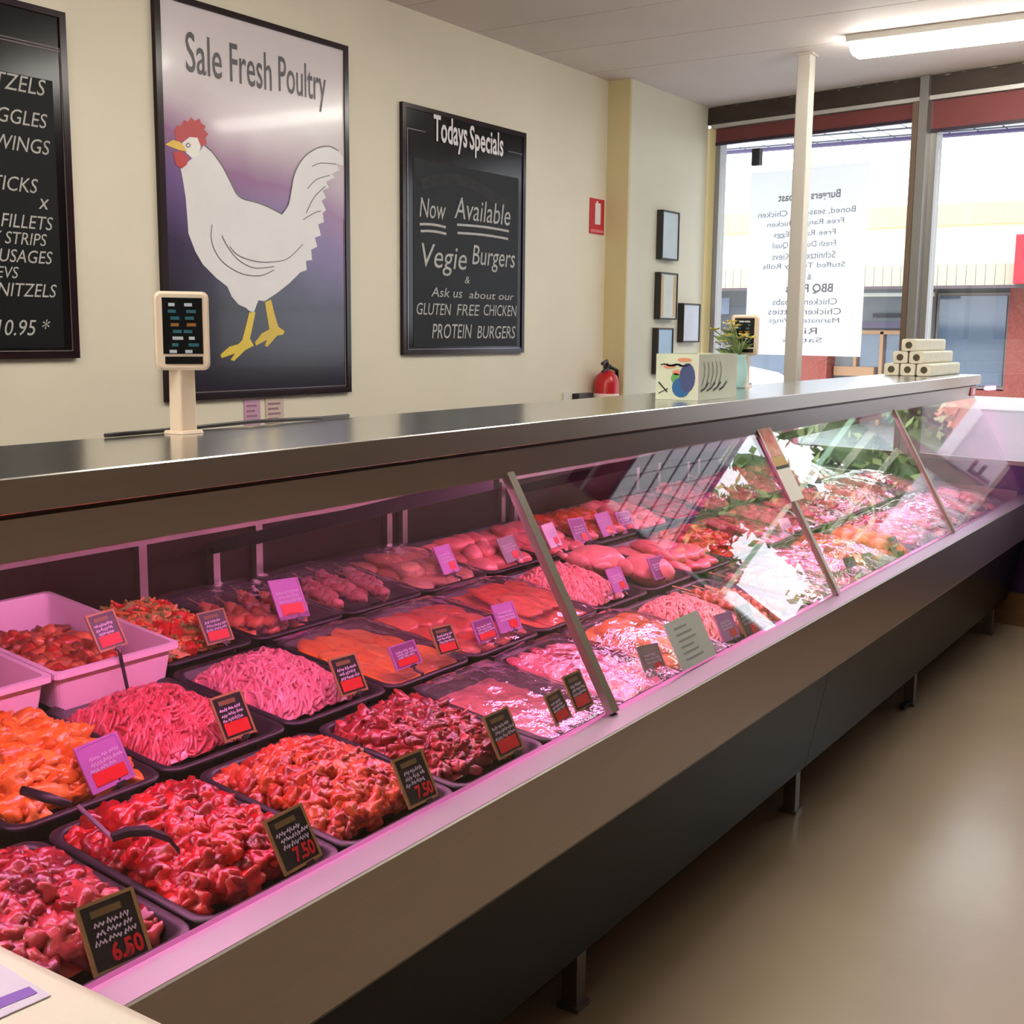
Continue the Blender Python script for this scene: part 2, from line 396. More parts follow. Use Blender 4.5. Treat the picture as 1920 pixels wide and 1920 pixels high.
ART={'body': [(3.136, 2.205), (3.177, 2.183), (3.219, 2.144), (3.256, 2.096), (3.288, 2.05), (3.321, 2.033), (3.39, 2.026), (3.461, 2.013), (3.527, 1.993), (3.565, 2.035), (3.583, 2.096), (3.599, 2.149), (3.632, 2.2), (3.677, 2.24), (3.743, 2.271), (3.809, 2.285), (3.863, 2.276), (3.892, 2.253), (3.892, 2.221), (3.848, 2.223), (3.868, 2.201), (3.82, 2.178), (3.84, 2.167), (3.786, 2.143), (3.803, 2.123), (3.765, 2.106), (3.785, 2.081), (3.758, 2.065), (3.784, 2.032), (3.764, 2.017), (3.77, 1.982), (3.736, 1.97), (3.751, 1.927), (3.715, 1.916), (3.728, 1.881), (3.692, 1.866), (3.696, 1.826), (3.661, 1.82), (3.664, 1.784), (3.628, 1.774), (3.563, 1.728), (3.5, 1.691), (3.426, 1.654), (3.391, 1.656), (3.381, 1.638), (3.366, 1.61), (3.343, 1.614), (3.325, 1.626), (3.286, 1.638), (3.253, 1.666), (3.231, 1.703), (3.177, 1.733), (3.114, 1.779), (3.079, 1.825), (3.05, 1.886), (3.047, 1.941), (3.042, 2.011), (3.03, 2.08), (3.023, 2.11), (3.039, 2.123), (3.076, 2.151), (3.108, 2.174)], 'face': [(3.032, 2.199), (3.069, 2.225), (3.105, 2.227), (3.12, 2.199), (3.108, 2.166), (3.076, 2.153), (3.051, 2.167)], 'comb': [(2.998, 2.235), (3.014, 2.258), (3.029, 2.258), (3.045, 2.281), (3.066, 2.277), (3.076, 2.294), (3.097, 2.285), (3.118, 2.296), (3.125, 2.281), (3.146, 2.274), (3.138, 2.26), (3.158, 2.247), (3.144, 2.232), (3.149, 2.211), (3.114, 2.197), (3.102, 2.221), (3.069, 2.226), (3.037, 2.204), (3.007, 2.204)], 'wattle': [(2.99, 2.161), (3.026, 2.172), (3.061, 2.153), (3.052, 2.127), (3.028, 2.11), (3.001, 2.121)], 'beak': [(2.956, 2.184), (2.992, 2.205), (3.027, 2.201), (3.056, 2.172), (3.016, 2.173)], 'legf': [(3.342, 1.61), (3.374, 1.61), (3.342, 1.508), (3.362, 1.482), (3.315, 1.465), (3.256, 1.424), (3.239, 1.43), (3.262, 1.453), (3.194, 1.436), (3.189, 1.45), (3.235, 1.479), (3.281, 1.488), (3.302, 1.504)], 'legb': [(3.426, 1.65), (3.46, 1.661), (3.476, 1.608), (3.497, 1.556), (3.531, 1.539), (3.523, 1.525), (3.49, 1.521), (3.433, 1.476), (3.421, 1.482), (3.432, 1.504), (3.374, 1.482), (3.368, 1.495), (3.405, 1.529), (3.447, 1.545)]}
LINES={'back': [(3.136, 2.205), (3.177, 2.183), (3.219, 2.144), (3.256, 2.096), (3.288, 2.05), (3.321, 2.033), (3.39, 2.026), (3.461, 2.013), (3.527, 1.993)], 'tail': [(3.527, 1.993), (3.565, 2.035), (3.583, 2.096), (3.599, 2.149), (3.632, 2.2), (3.677, 2.24), (3.743, 2.274), (3.809, 2.287), (3.863, 2.276)], 'wing': [(3.163, 1.926), (3.158, 1.87), (3.186, 1.815), (3.24, 1.777), (3.318, 1.752), (3.406, 1.751), (3.478, 1.776)], 'wing2': [(3.248, 1.851), (3.292, 1.821), (3.372, 1.805), (3.455, 1.805), (3.553, 1.823), (3.643, 1.885)], 'wing3': [(3.21, 1.89), (3.237, 1.851), (3.291, 1.805), (3.371, 1.779), (3.479, 1.789)], 't1': [(3.665, 2.009), (3.712, 2.074), (3.779, 2.125)], 't2': [(3.674, 2.105), (3.727, 2.146), (3.807, 2.172)], 't3': [(3.702, 2.195), (3.754, 2.214), (3.848, 2.221)], 't4': [(3.646, 1.981), (3.711, 2.013), (3.751, 2.025)], 'eye': [(3.049, 2.194), (3.059, 2.202), (3.07, 2.196), (3.059, 2.188), (3.049, 2.194)]}
cols = dict(body=(226, 222, 222), face=(236, 230, 226), comb=(178, 18, 30), wattle=(186, 22, 34), beak=(226, 184, 60), legf=(222, 190, 40), legb=(214, 180, 36))
order = ['legb', 'legf', 'body', 'comb', 'face', 'wattle', 'beak']
names = dict(body='rooster_body', face='rooster_face', comb='rooster_comb', wattle='rooster_wattle', beak='rooster_beak', legf='rooster_leg', legb='rooster_leg')
for k, key in enumerate(order):
    m = MB(); pts = [(x, 3.4352 - k * .0002, z) for x, z in ART[key]]; m.add(pts, [tuple(range(len(pts)))])
    bm = bmesh.new(); me0 = m.mesh('a', mat('print_' + key, cols[key], .3, var=.02, scale=8)); bm.from_mesh(me0)
    bmesh.ops.triangulate(bm, faces=bm.faces); bm.to_mesh(me0); bm.free()
    o = link(names[key], me0, po); me0.transform(Matrix.Translation(-po.location))
def smoothline(p, n=6):
    out = []
    for i in range(len(p) - 1):
        a, b, c, d = p[max(i - 1, 0)], p[i], p[i + 1], p[min(i + 2, len(p) - 1)]
        for k in range(n):
            t = k / n
            out.append(tuple(.5 * (2 * b[j] + (c[j] - a[j]) * t + (2 * a[j] - 5 * b[j] + 4 * c[j] - d[j]) * t * t + (3 * b[j] - a[j] - 3 * c[j] + d[j]) * t ** 3) for j in range(2)))
    return out + [p[-1]]
t = MB()
for k, p in LINES.items():
    stroke(t, [(x, 3.4332, z) for x, z in smoothline(p)], .0035 if k in ('tail', 'eye', 'back') else .003, (0, -1, 0))
part('drawn_line', t, mat('print_line', (96, 88, 90), .4), po)
t = MB()
for s, x0, x1, z0, z1 in (('Sale', 3.062, 3.232, 2.449, 2.588), ('Fresh', 3.272, 3.486, 2.449, 2.588), ('Poultry', 3.524, 3.792, 2.415, 2.588)):
    write(t, s, (x0, 3.4345, z0), XR, ZU, x1 - x0, z1 - z0, bold=.005)
part('title_lettering', t, mat('print_grey_black', (64, 56, 62), .35), po)
t = MB(); t.box(2.95, 2.953, 3.4335, 3.4362, 1.31, 1.95); t.box(2.95, 3.895, 3.4335, 3.4362, 1.31, 1.313); t.box(3.892, 3.895, 3.4335, 3.4362, 1.31, 2.0)
part('border_line', t, M_bline, po)

# today's specials board
sb = wall_board('specials_board', 'smaller black chalk board of daily specials right of the rooster poster', 'specials board', 4.285, 5.275, 1.437, 2.538, .02, (M_board, M_bframe))
part('writing_panel', MB().box(4.36, 5.217, 3.4345, 3.4362, 1.472, 2.31), mat('slate_grey', (26, 26, 29), .5, var=.25, scale=3, spec=.2), sb)
t = MB()
t.box(4.318, 4.45, 3.433, 3.4362, 2.429, 2.433); t.box(5.12, 5.258, 3.433, 3.4362, 2.429, 2.433)
t.box(4.316, 4.32, 3.433, 3.4362, 1.462, 2.433); t.box(5.256, 5.26, 3.433, 3.4362, 1.462, 2.433); t.box(4.316, 5.26, 3.433, 3.4362, 1.459, 1.463)
part('border_line', t, mat('border_silver', (120, 112, 122), .2, .8), sb)
t = MB()
write(t, 'Todays', (4.508, 3.433, 2.365), XR, ZU, .262, .155, bold=.02); write(t, 'Specials', (4.79, 3.433, 2.365), XR, ZU, .285, .145, bold=.02)
part('title_lettering', t, mat('sign_white', (226, 220, 222), .5), sb)
t = MB()
for s, x0, x1, z0, z1 in (('Now', 4.404, 4.602, 2.055, 2.142), ('Available', 4.67, 5.142, 2.07, 2.17), ('Vegie', 4.418, 4.77, 1.80, 1.94), ('Burgers', 4.815, 5.19, 1.835, 1.957), ('&', 4.755, 4.795, 1.772, 1.805),
                          ('Ask us', 4.49, 4.735, 1.702, 1.745), ('about our', 4.79, 5.185, 1.702, 1.738), ('GLUTEN', 4.381, 4.645, 1.618, 1.672), ('FREE', 4.69, 4.88, 1.62, 1.672), ('CHICKEN', 4.915, 5.21, 1.622, 1.676), ('PROTEIN', 4.497, 4.815, 1.51, 1.578), ('BURGERS', 4.86, 5.2, 1.51, 1.572)):
    t = MB(); write(t, s, (x0, 3.433, z0), XR, ZU, x1 - x0, z1 - z0, shear=.18); part('chalk_word', t, M_chalk, sb)
for a, b, zc in ((4.404, 4.602, 2.022), (4.69, 5.131, 2.042), (4.411, 4.606, 1.992), (4.694, 5.125, 2.004)):
    t = MB(); stroke(t, [(a + (b - a) * k / 6, 3.433, zc + .006 * math.sin(k * .5)) for k in range(7)], .011, (0, -1, 0)); part('chalk_underline', t, M_chalk, sb)
# smears of rubbed-out chalk
t = MB(); stroke(t, [(4.42 + .1 * k, 3.4338, 2.2 + .05 * math.sin(k * .55)) for k in range(8)], .05, (0, -1, 0))
part('chalk_smear', t, mat('rubbed_chalk', (44, 44, 46), .8, var=.3, scale=14), sb)

# fire sign, extinguisher, power outlet, notices, certificates
e = empty('fire_sign', 'small red fire extinguisher sign on the cream wall', 'sign', (6.04, 3.448, 2.09))
part('plate', MB().box(5.962, 6.122, 3.444, 3.449, 2.094, 2.287), mat('sign_red', (196, 30, 48), .4), e)
t = MB(); stroke(t, [(6.02, 3.4432, 2.15), (6.02, 3.4432, 2.262), (6.075, 3.4432, 2.262), (6.075, 3.4432, 2.15), (6.02, 3.4432, 2.15)], .009, (0, -1, 0))
t.box(6.026, 6.07, 3.4428, 3.4442, 2.152, 2.26); t.box(6.03, 6.045, 3.4428, 3.4442, 2.262, 2.275)
part('symbol', t, mat('sign_white2', (236, 226, 224), .5), e)
part('caption_band', MB().box(5.972, 6.112, 3.443, 3.4442, 2.102, 2.118), mat('sign_pink', (222, 120, 126), .5), e)
e = empty('fire_extinguisher', 'red fire extinguisher on the wall beside the pilaster', 'fire extinguisher', (6.045, 3.36, .93))
part('cylinder', MB().lathe((6.05, 3.365), [(.02, .93), (.068, .935), (.072, .95), (.072, 1.26), (.06, 1.30), (.03, 1.325), (.022, 1.33)]), mat('extinguisher_red', (188, 20, 30), .3), e, True)
part('label_panel', MB().lathe((6.05, 3.365), [(.0728, 1.06), (.0732, 1.06), (.0732, 1.2), (.0728, 1.2)]), mat('extinguisher_label', (226, 200, 190), .5), e, True)
h = MB(); h.box(6.035, 6.065, 3.35, 3.38, 1.325, 1.365); h.tube([(6.05, 3.36, 1.36), (6.0, 3.34, 1.385), (5.95, 3.34, 1.37)], .01); h.tube([(6.05, 3.36, 1.345), (5.99, 3.34, 1.335), (5.955, 3.34, 1.325)], .008)
part('valve_handle', h, M_black, e)
part('hose', MB().tube([(6.06, 3.35, 1.35), (6.14, 3.35, 1.33), (6.148, 3.35, 1.2), (6.12, 3.35, 1.0)], .011), M_black, e, True)
e = empty('wall_socket', 'small black plug box beside a white wall plate, left of the fire extinguisher', 'wall socket', (5.87, 3.43, 1.15))
part('plug_box', MB().box(5.80, 5.96, 3.40, 3.445, 1.165, 1.205), M_black, e); part('wall_plate', MB().box(5.70, 5.79, 3.438, 3.449, 1.14, 1.215), mat('plate_white', (220, 214, 200), .4), e)
for x0, x1, z0, z1, c, lab, nm in ((3.315, 3.40, 1.165, 1.275, (196, 150, 176), 'pink notice card on the wall under the rooster poster', 'pink'), (3.43, 3.53, 1.175, 1.278, (206, 184, 172), 'beige notice card on the wall beside the pink one', 'beige')):
    e = empty('notice_card', lab, 'notice card', ((x0 + x1) / 2, 3.447, z0))
    part('card', MB().box(x0, x1, 3.446, 3.449, z0, z1), mat('card_' + nm, c, .6), e)
    t = MB()
    for k in range(4): t.box(x0 + .012, x1 - .02 - .01 * (k % 2), 3.4452, 3.4462, z1 - .03 - k * .02, z1 - .022 - k * .02)
    part('print_lines', t, mat('card_ink', (150, 110, 130), .6), e)
frames = [(6.515, 6.738, 1.977, 2.262, (196, 212, 220), 'topmost framed certificate in the column on the end wall'), (6.508, 6.74, 1.625, 1.902, (206, 214, 208), 'framed certificate with a tan mount, middle of the end wall column'),
          (6.832, 7.076, 1.488, 1.728, (206, 214, 228), 'framed certificate nearest the window jamb'), (6.495, 6.70, 1.30, 1.575, (168, 200, 226), 'lowest framed certificate, pale blue, just above the counter top')]
for i, (x0, x1, z0, z1, c, lab) in enumerate(frames):
    e = empty('certificate_frame', lab, 'certificate', ((x0 + x1) / 2, 3.3, z0), group=None)
    f = MB()
    for a in ((x0, x0 + .009, z0, z1), (x1 - .009, x1, z0, z1), (x0 + .009, x1 - .009, z0, z0 + .009), (x0 + .009, x1 - .009, z1 - .009, z1)): f.box(a[0], a[1], 3.268, 3.309, a[2], a[3])
    part('frame', f, mat('frame_black', (40, 36, 34), .4), e)
    part('certificate_sheet', MB().box(x0 + .009, x1 - .009, 3.274, 3.308, z0 + .009, z1 - .009), mat('cert_%d' % i, c, .4, var=.05, scale=9), e)
    if i == 1:
        for a in ((x0 + .018, x0 + .05, z0 + .018, z1 - .018), (x1 - .05, x1 - .018, z0 + .018, z1 - .018)):
            f = MB().box(a[0], a[1], 3.2725, 3.275, a[2], a[3]); part('mount', f, mat('tan_mount', (206, 176, 130), .6), e)

# ================================================================== WINDOW NOTICES
e = empty('window_notice', 'large white paper notice with mirrored writing hung in the left window', 'notice', wp(2.6, 1.418))
part('sheet', wbox(MB(), 2.998, 2.215, 1.418, 2.523, -.004, -.001), paper('notice_paper', (250, 252, 255), .85), e)
t = MB(); NV = Vector((.194, 1, 0)).normalized()      # printed on the street side: words run from the right edge towards the left
def nline(s, yc, zc, wd, h, b=0.):
    t = MB(); write(t, s, wp(yc - wd / 2, zc - h / 2, -.0052), NV, ZU, wd, h, bold=b); part('text_line', t, mat('notice_ink', (150, 151, 162), .6), e)
nline('Burgers & Roast', 2.60, 2.355, .42, .062, .02)
for k, (s, wd) in enumerate((('Boned, seasoned Chicken', .66), ('Free Range Chicken', .52), ('Free Range Eggs', .42), ('Fresh Ducks & Quail', .43), ('Schnitzels & Kievs', .43), ('Stuffed Turkey Rolls', .56))):
    nline(s, 2.62, 2.265 - k * .063, wd, .04)
nline('&', 2.57, 1.885, .03, .035)
nline('BBQ Packs', 2.57, 1.815, .32, .06, .02)
for k, (s, wd) in enumerate((('Chicken Kebabs', .44), ('Chicken Patties', .5), ('Marinated Wings', .48), ('Ribs', .2), ('Satays', .27))):
    nline(s, 2.60, 1.74 - k * .058, wd, .038)
e = empty('window_banner', 'white shop name banner along the bottom of the right window', 'banner', wp(1.2, .89))
part('sheet', wbox(MB(), 1.84, .62, .888, 1.15, .004, .008), paper('banner_vinyl', (222, 222, 228), .55), e)
part('top_strip', wbox(MB(), 1.84, .62, 1.15, 1.222, .0035, .0085), paper('banner_white', (246, 246, 248), .7), e)
t = MB(); NB = -NV
for side in (.0025, .0095):
    write(t, 'Sale F', wp(.76, .90, side), NV, ZU, .47, .135, bold=.012)
part('lettering', t, mat('banner_ink', (120, 116, 128), .6), e)
o = link('window_sensor', wbox(MB(), 2.985, 2.93, 2.565, 2.665, -.03, .005).mesh('sensor', M_black)); tag(o, 'small dark sensor stuck high on the left window pane', 'sensor')

# ================================================================== OUTSIDE
struct('ground_street', MB().box(7.4, 60, -60, 60, -.3, -.12), mat('asphalt', (150, 152, 158), .8, var=.1, scale=3))
struct('ground_footpath', MB().box(7.0, 10.2, -20, 20, -.12, -.02), mat('concrete', (214, 212, 208), .8, var=.06, scale=3))
aw = empty('street_awning', 'white boarded awning soffit over the footpath outside the window', 'awning', (8.2, 0, 3.0))
m = MB()
for k in range(70): m.box(7.05, 9.4, -9 + k * .2, -9 + k * .2 + .185, 3.02, 3.06)
part('soffit_board', m, mat('soffit_white', (244, 244, 246), .6), aw)
m = MB()
for k in range(8): m.box(7.2 + k * .3, 7.22 + k * .3, -9, 5, 3.012, 3.03)
part('batten', m, mat('soffit_grey', (96, 98, 104), .6), aw)
part('gutter', MB().box(9.4, 9.48, -9, 5.2, 3.0, 3.2), mat('gutter_purple', (92, 80, 120), .5), aw)
part('roof_deck', MB().box(7.05, 9.4, -9, 5, 3.06, 3.1), mat('soffit_grey', (96, 98, 104)), aw)
# shops over the road
bl = empty('shop_building', 'low shop across the street with orange parapet, cream wall and brick piers', 'building', (22, 8, -.12))
part('wall', MB().box(22.0, 26, 2.6, 16, 2.68, 3.43), mat('cream_render', (250, 238, 206), .7), bl)
part('parapet', MB().box(21.9, 26, 2.6, 16, 3.43, 3.79), mat('apricot_render', (236, 190, 148), .7), bl)
m = MB()
for k in range(90): m.box(20.6, 20.62, 2.6 + k * .15, 2.6 + k * .15 + .142, 2.35, 2.69)
m.box(20.62, 22, 2.6, 16, 2.6, 2.69)
part('awning_fascia', m, mat('tan_corrugated', (196, 184, 158), .6), bl)
part('fascia_edge', MB().box(20.58, 20.66, 2.6, 16, 2.30, 2.35), mat('dark_edge', (96, 82, 84), .6), bl)
part('shopfront_wall', MB().box(22.4, 24, 2.6, 16, -.12, 2.6), mat('grey_green_wall', (150, 156, 158), .6), bl)
M_brick = mat('red_brick', (168, 90, 78), .8, var=.15, scale=30)
for y0, y1, z0, z1 in ((3.4, 4.42, -.12, 2.6), (4.42, 5.7, -.12, .6), (7.55, 8.2, -.12, 1.32), (10.0, 10.6, -.12, 2.3)):
    part('brick_pier', MB().box(21.95, 22.4, y0, y1, z0, z1), M_brick, bl)
M_shopglass = mat('street_glass', (104, 120, 138), .08, spec=.8)
for y0, y1, z0, z1 in ((4.45, 5.68, .62, 2.28), (8.3, 9.9, .5, 1.6)):
    f = part('shop_window', MB().box(22.2, 22.42, y0, y1, z0, z1), mat('street_frame', (176, 164, 156), .5), bl)
    me = MB().box(22.16, 22.2, y0 + .05, y1 - .05, z0 + .05, z1 - .05); part('pane', me, M_shopglass, f)
part('pillar', MB().box(21.95, 22.4, 5.7, 5.98, -.12, 2.6), mat('beige_pillar', (176, 172, 164), .6), bl)
m = MB()
for y in (6.1, 6.62, 7.1): m.box(22.25, 22.42, y, y + .06, -.12, 1.6)
m.box(22.25, 22.42, 6.0, 7.2, 1.55, 1.62)
part('door_frame', m, mat('tan_frame', (196, 150, 110), .5), bl)
part('door_glass', MB().box(22.36, 22.41, 6.1, 7.16, -.1, 1.56), M_shopglass, bl)
part('lintel_band', MB().box(22.2, 22.42, 5.98, 7.5, 1.66, 1.78), mat('mauve_band', (112, 104, 126), .6), bl)
part('door_sign', MB().box(22.3, 22.41, 6.35, 6.85, 1.86, 1.93), mat('sign_dark', (78, 78, 82), .6), bl)
part('counter_band', MB().box(22.2, 22.42, 6.75, 7.5, .78, .95), mat('tan_frame', (196, 150, 110)), bl)
part('shop_light', MB().box(21.2, 21.3, 5.5, 6.9, 2.2, 2.26), mat('street_white', (238, 240, 220), .5), bl)
part('grey_sign', MB().box(21.4, 21.45, 9.3, 9.9, 1.9, 2.2), mat('bluegrey_sign', (140, 150, 168), .6), bl)
o = link('hanging_shop_sign', MB().box(20.4, 20.6, 3.72, 4.08, 2.36, 3.12).mesh('sign', mat('signal_red', (214, 30, 48), .5))); tag(o, 'bright red hanging shop sign at the right picture edge', 'sign')
e = empty('pay_phone', 'bright blue pay phone stand outside the shop across the street', 'pay phone', (18, 4.72, -.12))
part('body', MB().box(18, 18.3, 4.85, 5.0, .95, 1.28), mat('phone_blue', (20, 150, 210), .4), e); part('hood', MB().box(17.95, 18.35, 4.82, 5.02, 1.28, 1.36), mat('phone_pale', (150, 214, 236), .4), e)
part('stand', MB().box(18.1, 18.2, 4.9, 4.96, -.12, .95), mat('phone_grey', (130, 134, 140), .5), e)
# parked car: only the bonnet shows over the counter
ca = empty('parked_car', 'white car parked outside the left window', 'car', (11.9, 6.8, -.12))
prof = [(4.66, .35), (4.62, .75), (4.72, 1.0), (4.95, 1.12), (5.62, 1.24), (6.4, 1.8), (8.3, 1.84), (9.1, 1.3), (9.2, .8), (9.15, .35)]
cb = MB().prism_x(prof, 11.0, 12.8); part('body', cb, mat('car_white', (240, 242, 246), .25, coat=.6), ca); 
part('side_window', MB().prism_x([(5.95, 1.3), (6.5, 1.72), (8.2, 1.75), (8.7, 1.32)], 10.985, 12.815), mat('car_glass', (40, 46, 54), .1), ca)
part('headlight', MB().box(10.99, 11.35, 4.66, 4.86, .88, 1.06), mat('lamp_grey', (88, 96, 116), .2), ca)
part('grille', MB().box(11.4, 12.4, 4.6, 4.66, .62, .88), M_black, ca)
for y in (5.35, 8.3):
    for x in (10.98, 12.6):
        w_ = MB().tube([(x, y, .22), (x + .22, y, .22)], .34, 20); part('wheel', w_, M_black, ca)
# trees and autumn hedge down the street (mirrored in the counter glass)
def leaves(c, rx, ry, rz, n, sz, nm, nb=14):
    m = MB(); bl_ = [(Vector((R.gauss(0, .5), R.gauss(0, .5), R.gauss(0, .5)))) for _ in range(nb)]
    for i in range(n):
        q = bl_[i % nb]; d = Vector((R.gauss(0, 1), R.gauss(0, 1), R.gauss(0, 1))).normalized() * R.uniform(.2, .5)
        p = Vector((c[0] + (q.x + d.x) * rx, c[1] + (q.y + d.y) * ry, c[2] + (q.z + d.z) * rz))
        if p.z < .1: p.z = .1 + R.random() * .3
        a = Vector((R.gauss(0, 1), R.gauss(0, 1), R.gauss(0, 1))).normalized(); b = a.orthogonal().normalized()
        s = sz * R.uniform(.6, 1.3)
        m.add([p - a * s, p + b * s * .5, p + a * s, p - b * s * .5], [(0, 1, 2, 3)], i % 3)
    for q in bl_:
        o_ = Vector((c[0] + q.x * rx, c[1] + q.y * ry, max(.4, c[2] + q.z * rz)))
        m.add([o_ + Vector((p.x * rx, p.y * ry, p.z * rz)) * .36 * (1 + .3 * noise.noise(p * 2 + q * 9)) for p in ICO], ICOF, len(m.f) % 2)
    return m
_bm = bmesh.new(); bmesh.ops.create_icosphere(_bm, subdivisions=2, radius=1.0); _bm.verts.index_update()
ICO = [v.co.copy() for v in _bm.verts]; ICOF = [tuple(v.index for v in f.verts) for f in _bm.faces]; _bm.free()
G = [mat('leaf_dark', (104, 132, 78), .6), mat('leaf_mid', (140, 166, 92), .6), mat('leaf_light', (178, 196, 122), .6)]
A = [mat('leaf_rust', (190, 116, 78), .6), mat('leaf_orange', (218, 146, 98), .6), mat('leaf_olive', (156, 150, 92), .6)]
for i, (x, y, h, rr, lab) in enumerate(((20, .1, 5.6, .95, 'leafy green street tree nearest the shops, mirrored in the counter glass'), (20.4, -1.9, 6.0, .95, 'middle green street tree mirrored in the counter glass'),
                                       (20.2, -4.0, 5.8, .95, 'green street tree third along the kerb, mirrored in the glass'), (20.3, -5.9, 7.0, .9, 'tall green street tree farthest from the shops, bare trunk below its crown'))):  # last tree is added to block white sky mirrored in the glass
    e = empty('street_tree', lab, 'tree', (x, y, -.12), group=None)
    part('trunk', MB().tube([(x, y, -.12), (x + .1, y, 1.5), (x, y + .1, h * .75)], [.16, .12, .05], 10), mat('bark', (110, 84, 66), .9, var=.2), e, True)
    part('foliage', leaves((x, y, h * (.55 if i < 3 else .90)), rr, rr, h * (.40 if i < 3 else .13), 4200, .13, 'f', 26), G, e)
for i, (x, y, lab) in enumerate(((16.5, .35, 'rust coloured autumn hedge by the kerb, nearer the shops'), (16.5, -1.75, 'rust coloured autumn hedge by the kerb, farther from the shops'))):
    o = link('autumn_hedge', leaves((x, y, 1.3), .6, .8, 1.15, 3000, .09, 'h', 20).mesh('hedge', A), None); tag(o, lab, 'hedge')
# ================================================================== DISPLAY COUNTER
CX0, CX1 = -.5, 6.76
WK = 1.0269
ct = empty('display_counter', 'long stainless steel meat display counter with sloping glass front', 'display counter', (3.0, 1.8, 0))
for a, b in ((CX0, 1.2), (1.203, 3.668), (3.671, CX1)):
    part('base_panel', MB().prism_x([(1.20, .505), (1.27, .147), (1.30, .147), (1.23, .505)], a, b), M_char, ct, label='charcoal base panel')
part('underside', MB().prism_x([(1.32, .15), (2.5, .15), (2.5, .72), (1.26, .55)], CX0 + .02, CX1 - .02), M_char, ct)
for x in (.85, 2.242, 3.64, 5.03, 6.50):
    for y in (1.30, 2.40):
        m = MB().box(x - .02, x + .02, y - .02, y + .02, .012, .16); m.box(x - .028, x + .028, y - .028, y + .028, 0, .012)
        part('leg', m, mat('leg_steel', (120, 114, 110), .35, .9), ct)
part('leg_brace', MB().box(4.92, 5.01, 1.29, 1.31, .006, .02), M_black, ct)
bp_ = part('front_rail', MB().prism_x([(1.182, .500), (1.17, .515), (1.17, .703), (1.173, .7055), (1.226, .7145), (1.240, .7145), (1.246, .708), (1.246, .52), (1.19, .50)], CX0, CX1), M_steel, ct, label='brushed stainless front rail')
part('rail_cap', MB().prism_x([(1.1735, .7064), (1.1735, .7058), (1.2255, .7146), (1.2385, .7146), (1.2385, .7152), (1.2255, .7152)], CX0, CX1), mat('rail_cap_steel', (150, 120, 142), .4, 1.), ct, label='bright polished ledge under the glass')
part('deck', MB().prism_x([(1.247, .622), (2.52, .775), (2.52, .745), (1.247, .592)], CX0, CX1 - .03), mat('deck_steel', (92, 84, 88), .35, .7), ct)
M_door = mat('dark_maroon_door', (34, 10, 17), .4, spec=.15)
part('rear_door', MB().box(CX0, CX1 - .03, 2.512, 2.53, .79, .988), M_door, ct, label='dark maroon rear doors')
part('rear_rail', MB().box(CX0, CX1 - .03, 2.496, 2.516, .988, 1.016), M_steel, ct)
for x in (1.2, 2.03, 2.446, 3.037, 3.118, 3.71, 4.795, 5.007, 5.443):
    part('rear_stile', MB().box(x - .013, x + .013, 2.494, 2.512, .80, .988), M_steel, ct)
part('rear_canopy', MB().prism_x([(1.90, 1.312), (1.86, 1.296), (2.50, 1.017), (2.52, 1.03)], CX0, CX1 - .03), mat('canopy_dark', (34, 20, 24), .5, spec=.25), ct)
JX = (.76, 2.26, 3.76, 5.27)
for x in JX:
    part('support_arm', MB().hexa([(x - .012, 1.54, 1.19), (x + .012, 1.54, 1.19), (x + .012, 2.49, .93), (x - .012, 2.49, .93), (x - .012, 1.54, 1.225), (x + .012, 1.54, 1.225), (x + .012, 2.49, .965), (x - .012, 2.49, .965)]), M_black, ct)
    part('rear_stile', MB().box(x - .012, x + .012, 2.47, 2.494, .80, .95), M_steel, ct)
gd = Vector((0, .313, .557)).normalized(); gn = Vector((0, -gd.z, gd.y)); G0 = Vector((0, 1.222, .716))
GL = math.hypot(.313, .557)
def gp(x, s, d=0.): return Vector((x, 0, 0)) + G0 + gd * s + gn * d
def gslab(mb, x0, x1, s0, s1, d0, d1, mi=0):
    return mb.hexa([gp(x0, s0, d0), gp(x1, s0, d0), gp(x1, s0, d1), gp(x0, s0, d1), gp(x0, s1, d0), gp(x1, s1, d0), gp(x1, s1, d1), gp(x0, s1, d1)], mi)
ed = [CX0] + list(JX) + [CX1]
for a, b in zip(ed[:-1], ed[1:]):
    part('front_glass', gslab(MB(), a + .004, b - .004, .002, GL - .004, -.003, .003), M_glass, ct, label='clear sloping glass pane')
for i, x in enumerate(JX):
    wd = .014 if i < 2 else .011
    part('glass_joint', gslab(MB(), x - wd, x + wd, 0, GL - .004, -.010, .009), mat('joint_steel', (164, 160, 148), .3, .8), ct, label='steel strip joining two glass panes')
part('end_glass', MB().prism_x([(1.23, .72), (2.5, .80), (2.5, 1.0), (1.88, 1.27), (1.55, 1.27)], CX1 - .026, CX1 - .018), M_glass, ct)
part('end_panel', MB().prism_x([(1.25, .52), (2.52, .55), (2.52, .80), (1.25, .735)], CX1 - .028, CX1), M_steel, ct)
part('worktop', MB().prism_x([(1.489, 1.2905), (1.486, 1.2945), (1.486, 1.338), (1.490, 1.3415), (1.90, 1.3415), (1.90, 1.305), (1.64, 1.2905)], CX0, CX1 + .02), M_top, ct, label='polished stainless worktop')
part('worktop_edge', MB().box(CX0, CX1 + .02, 1.4825, 1.4858, 1.2925, 1.340), M_steel, ct)
part('fascia', MB().prism_x([(1.497, 1.282), (1.503, 1.2195), (1.54, 1.2195), (1.54, 1.2245), (1.509, 1.2245), (1.504, 1.282)], CX0, CX1), M_steel, ct)
part('fascia_groove', MB().box(CX0, CX1, 1.500, 1.64, 1.282, 1.2904), mat('groove_dark', (52, 22, 20), .5), ct)
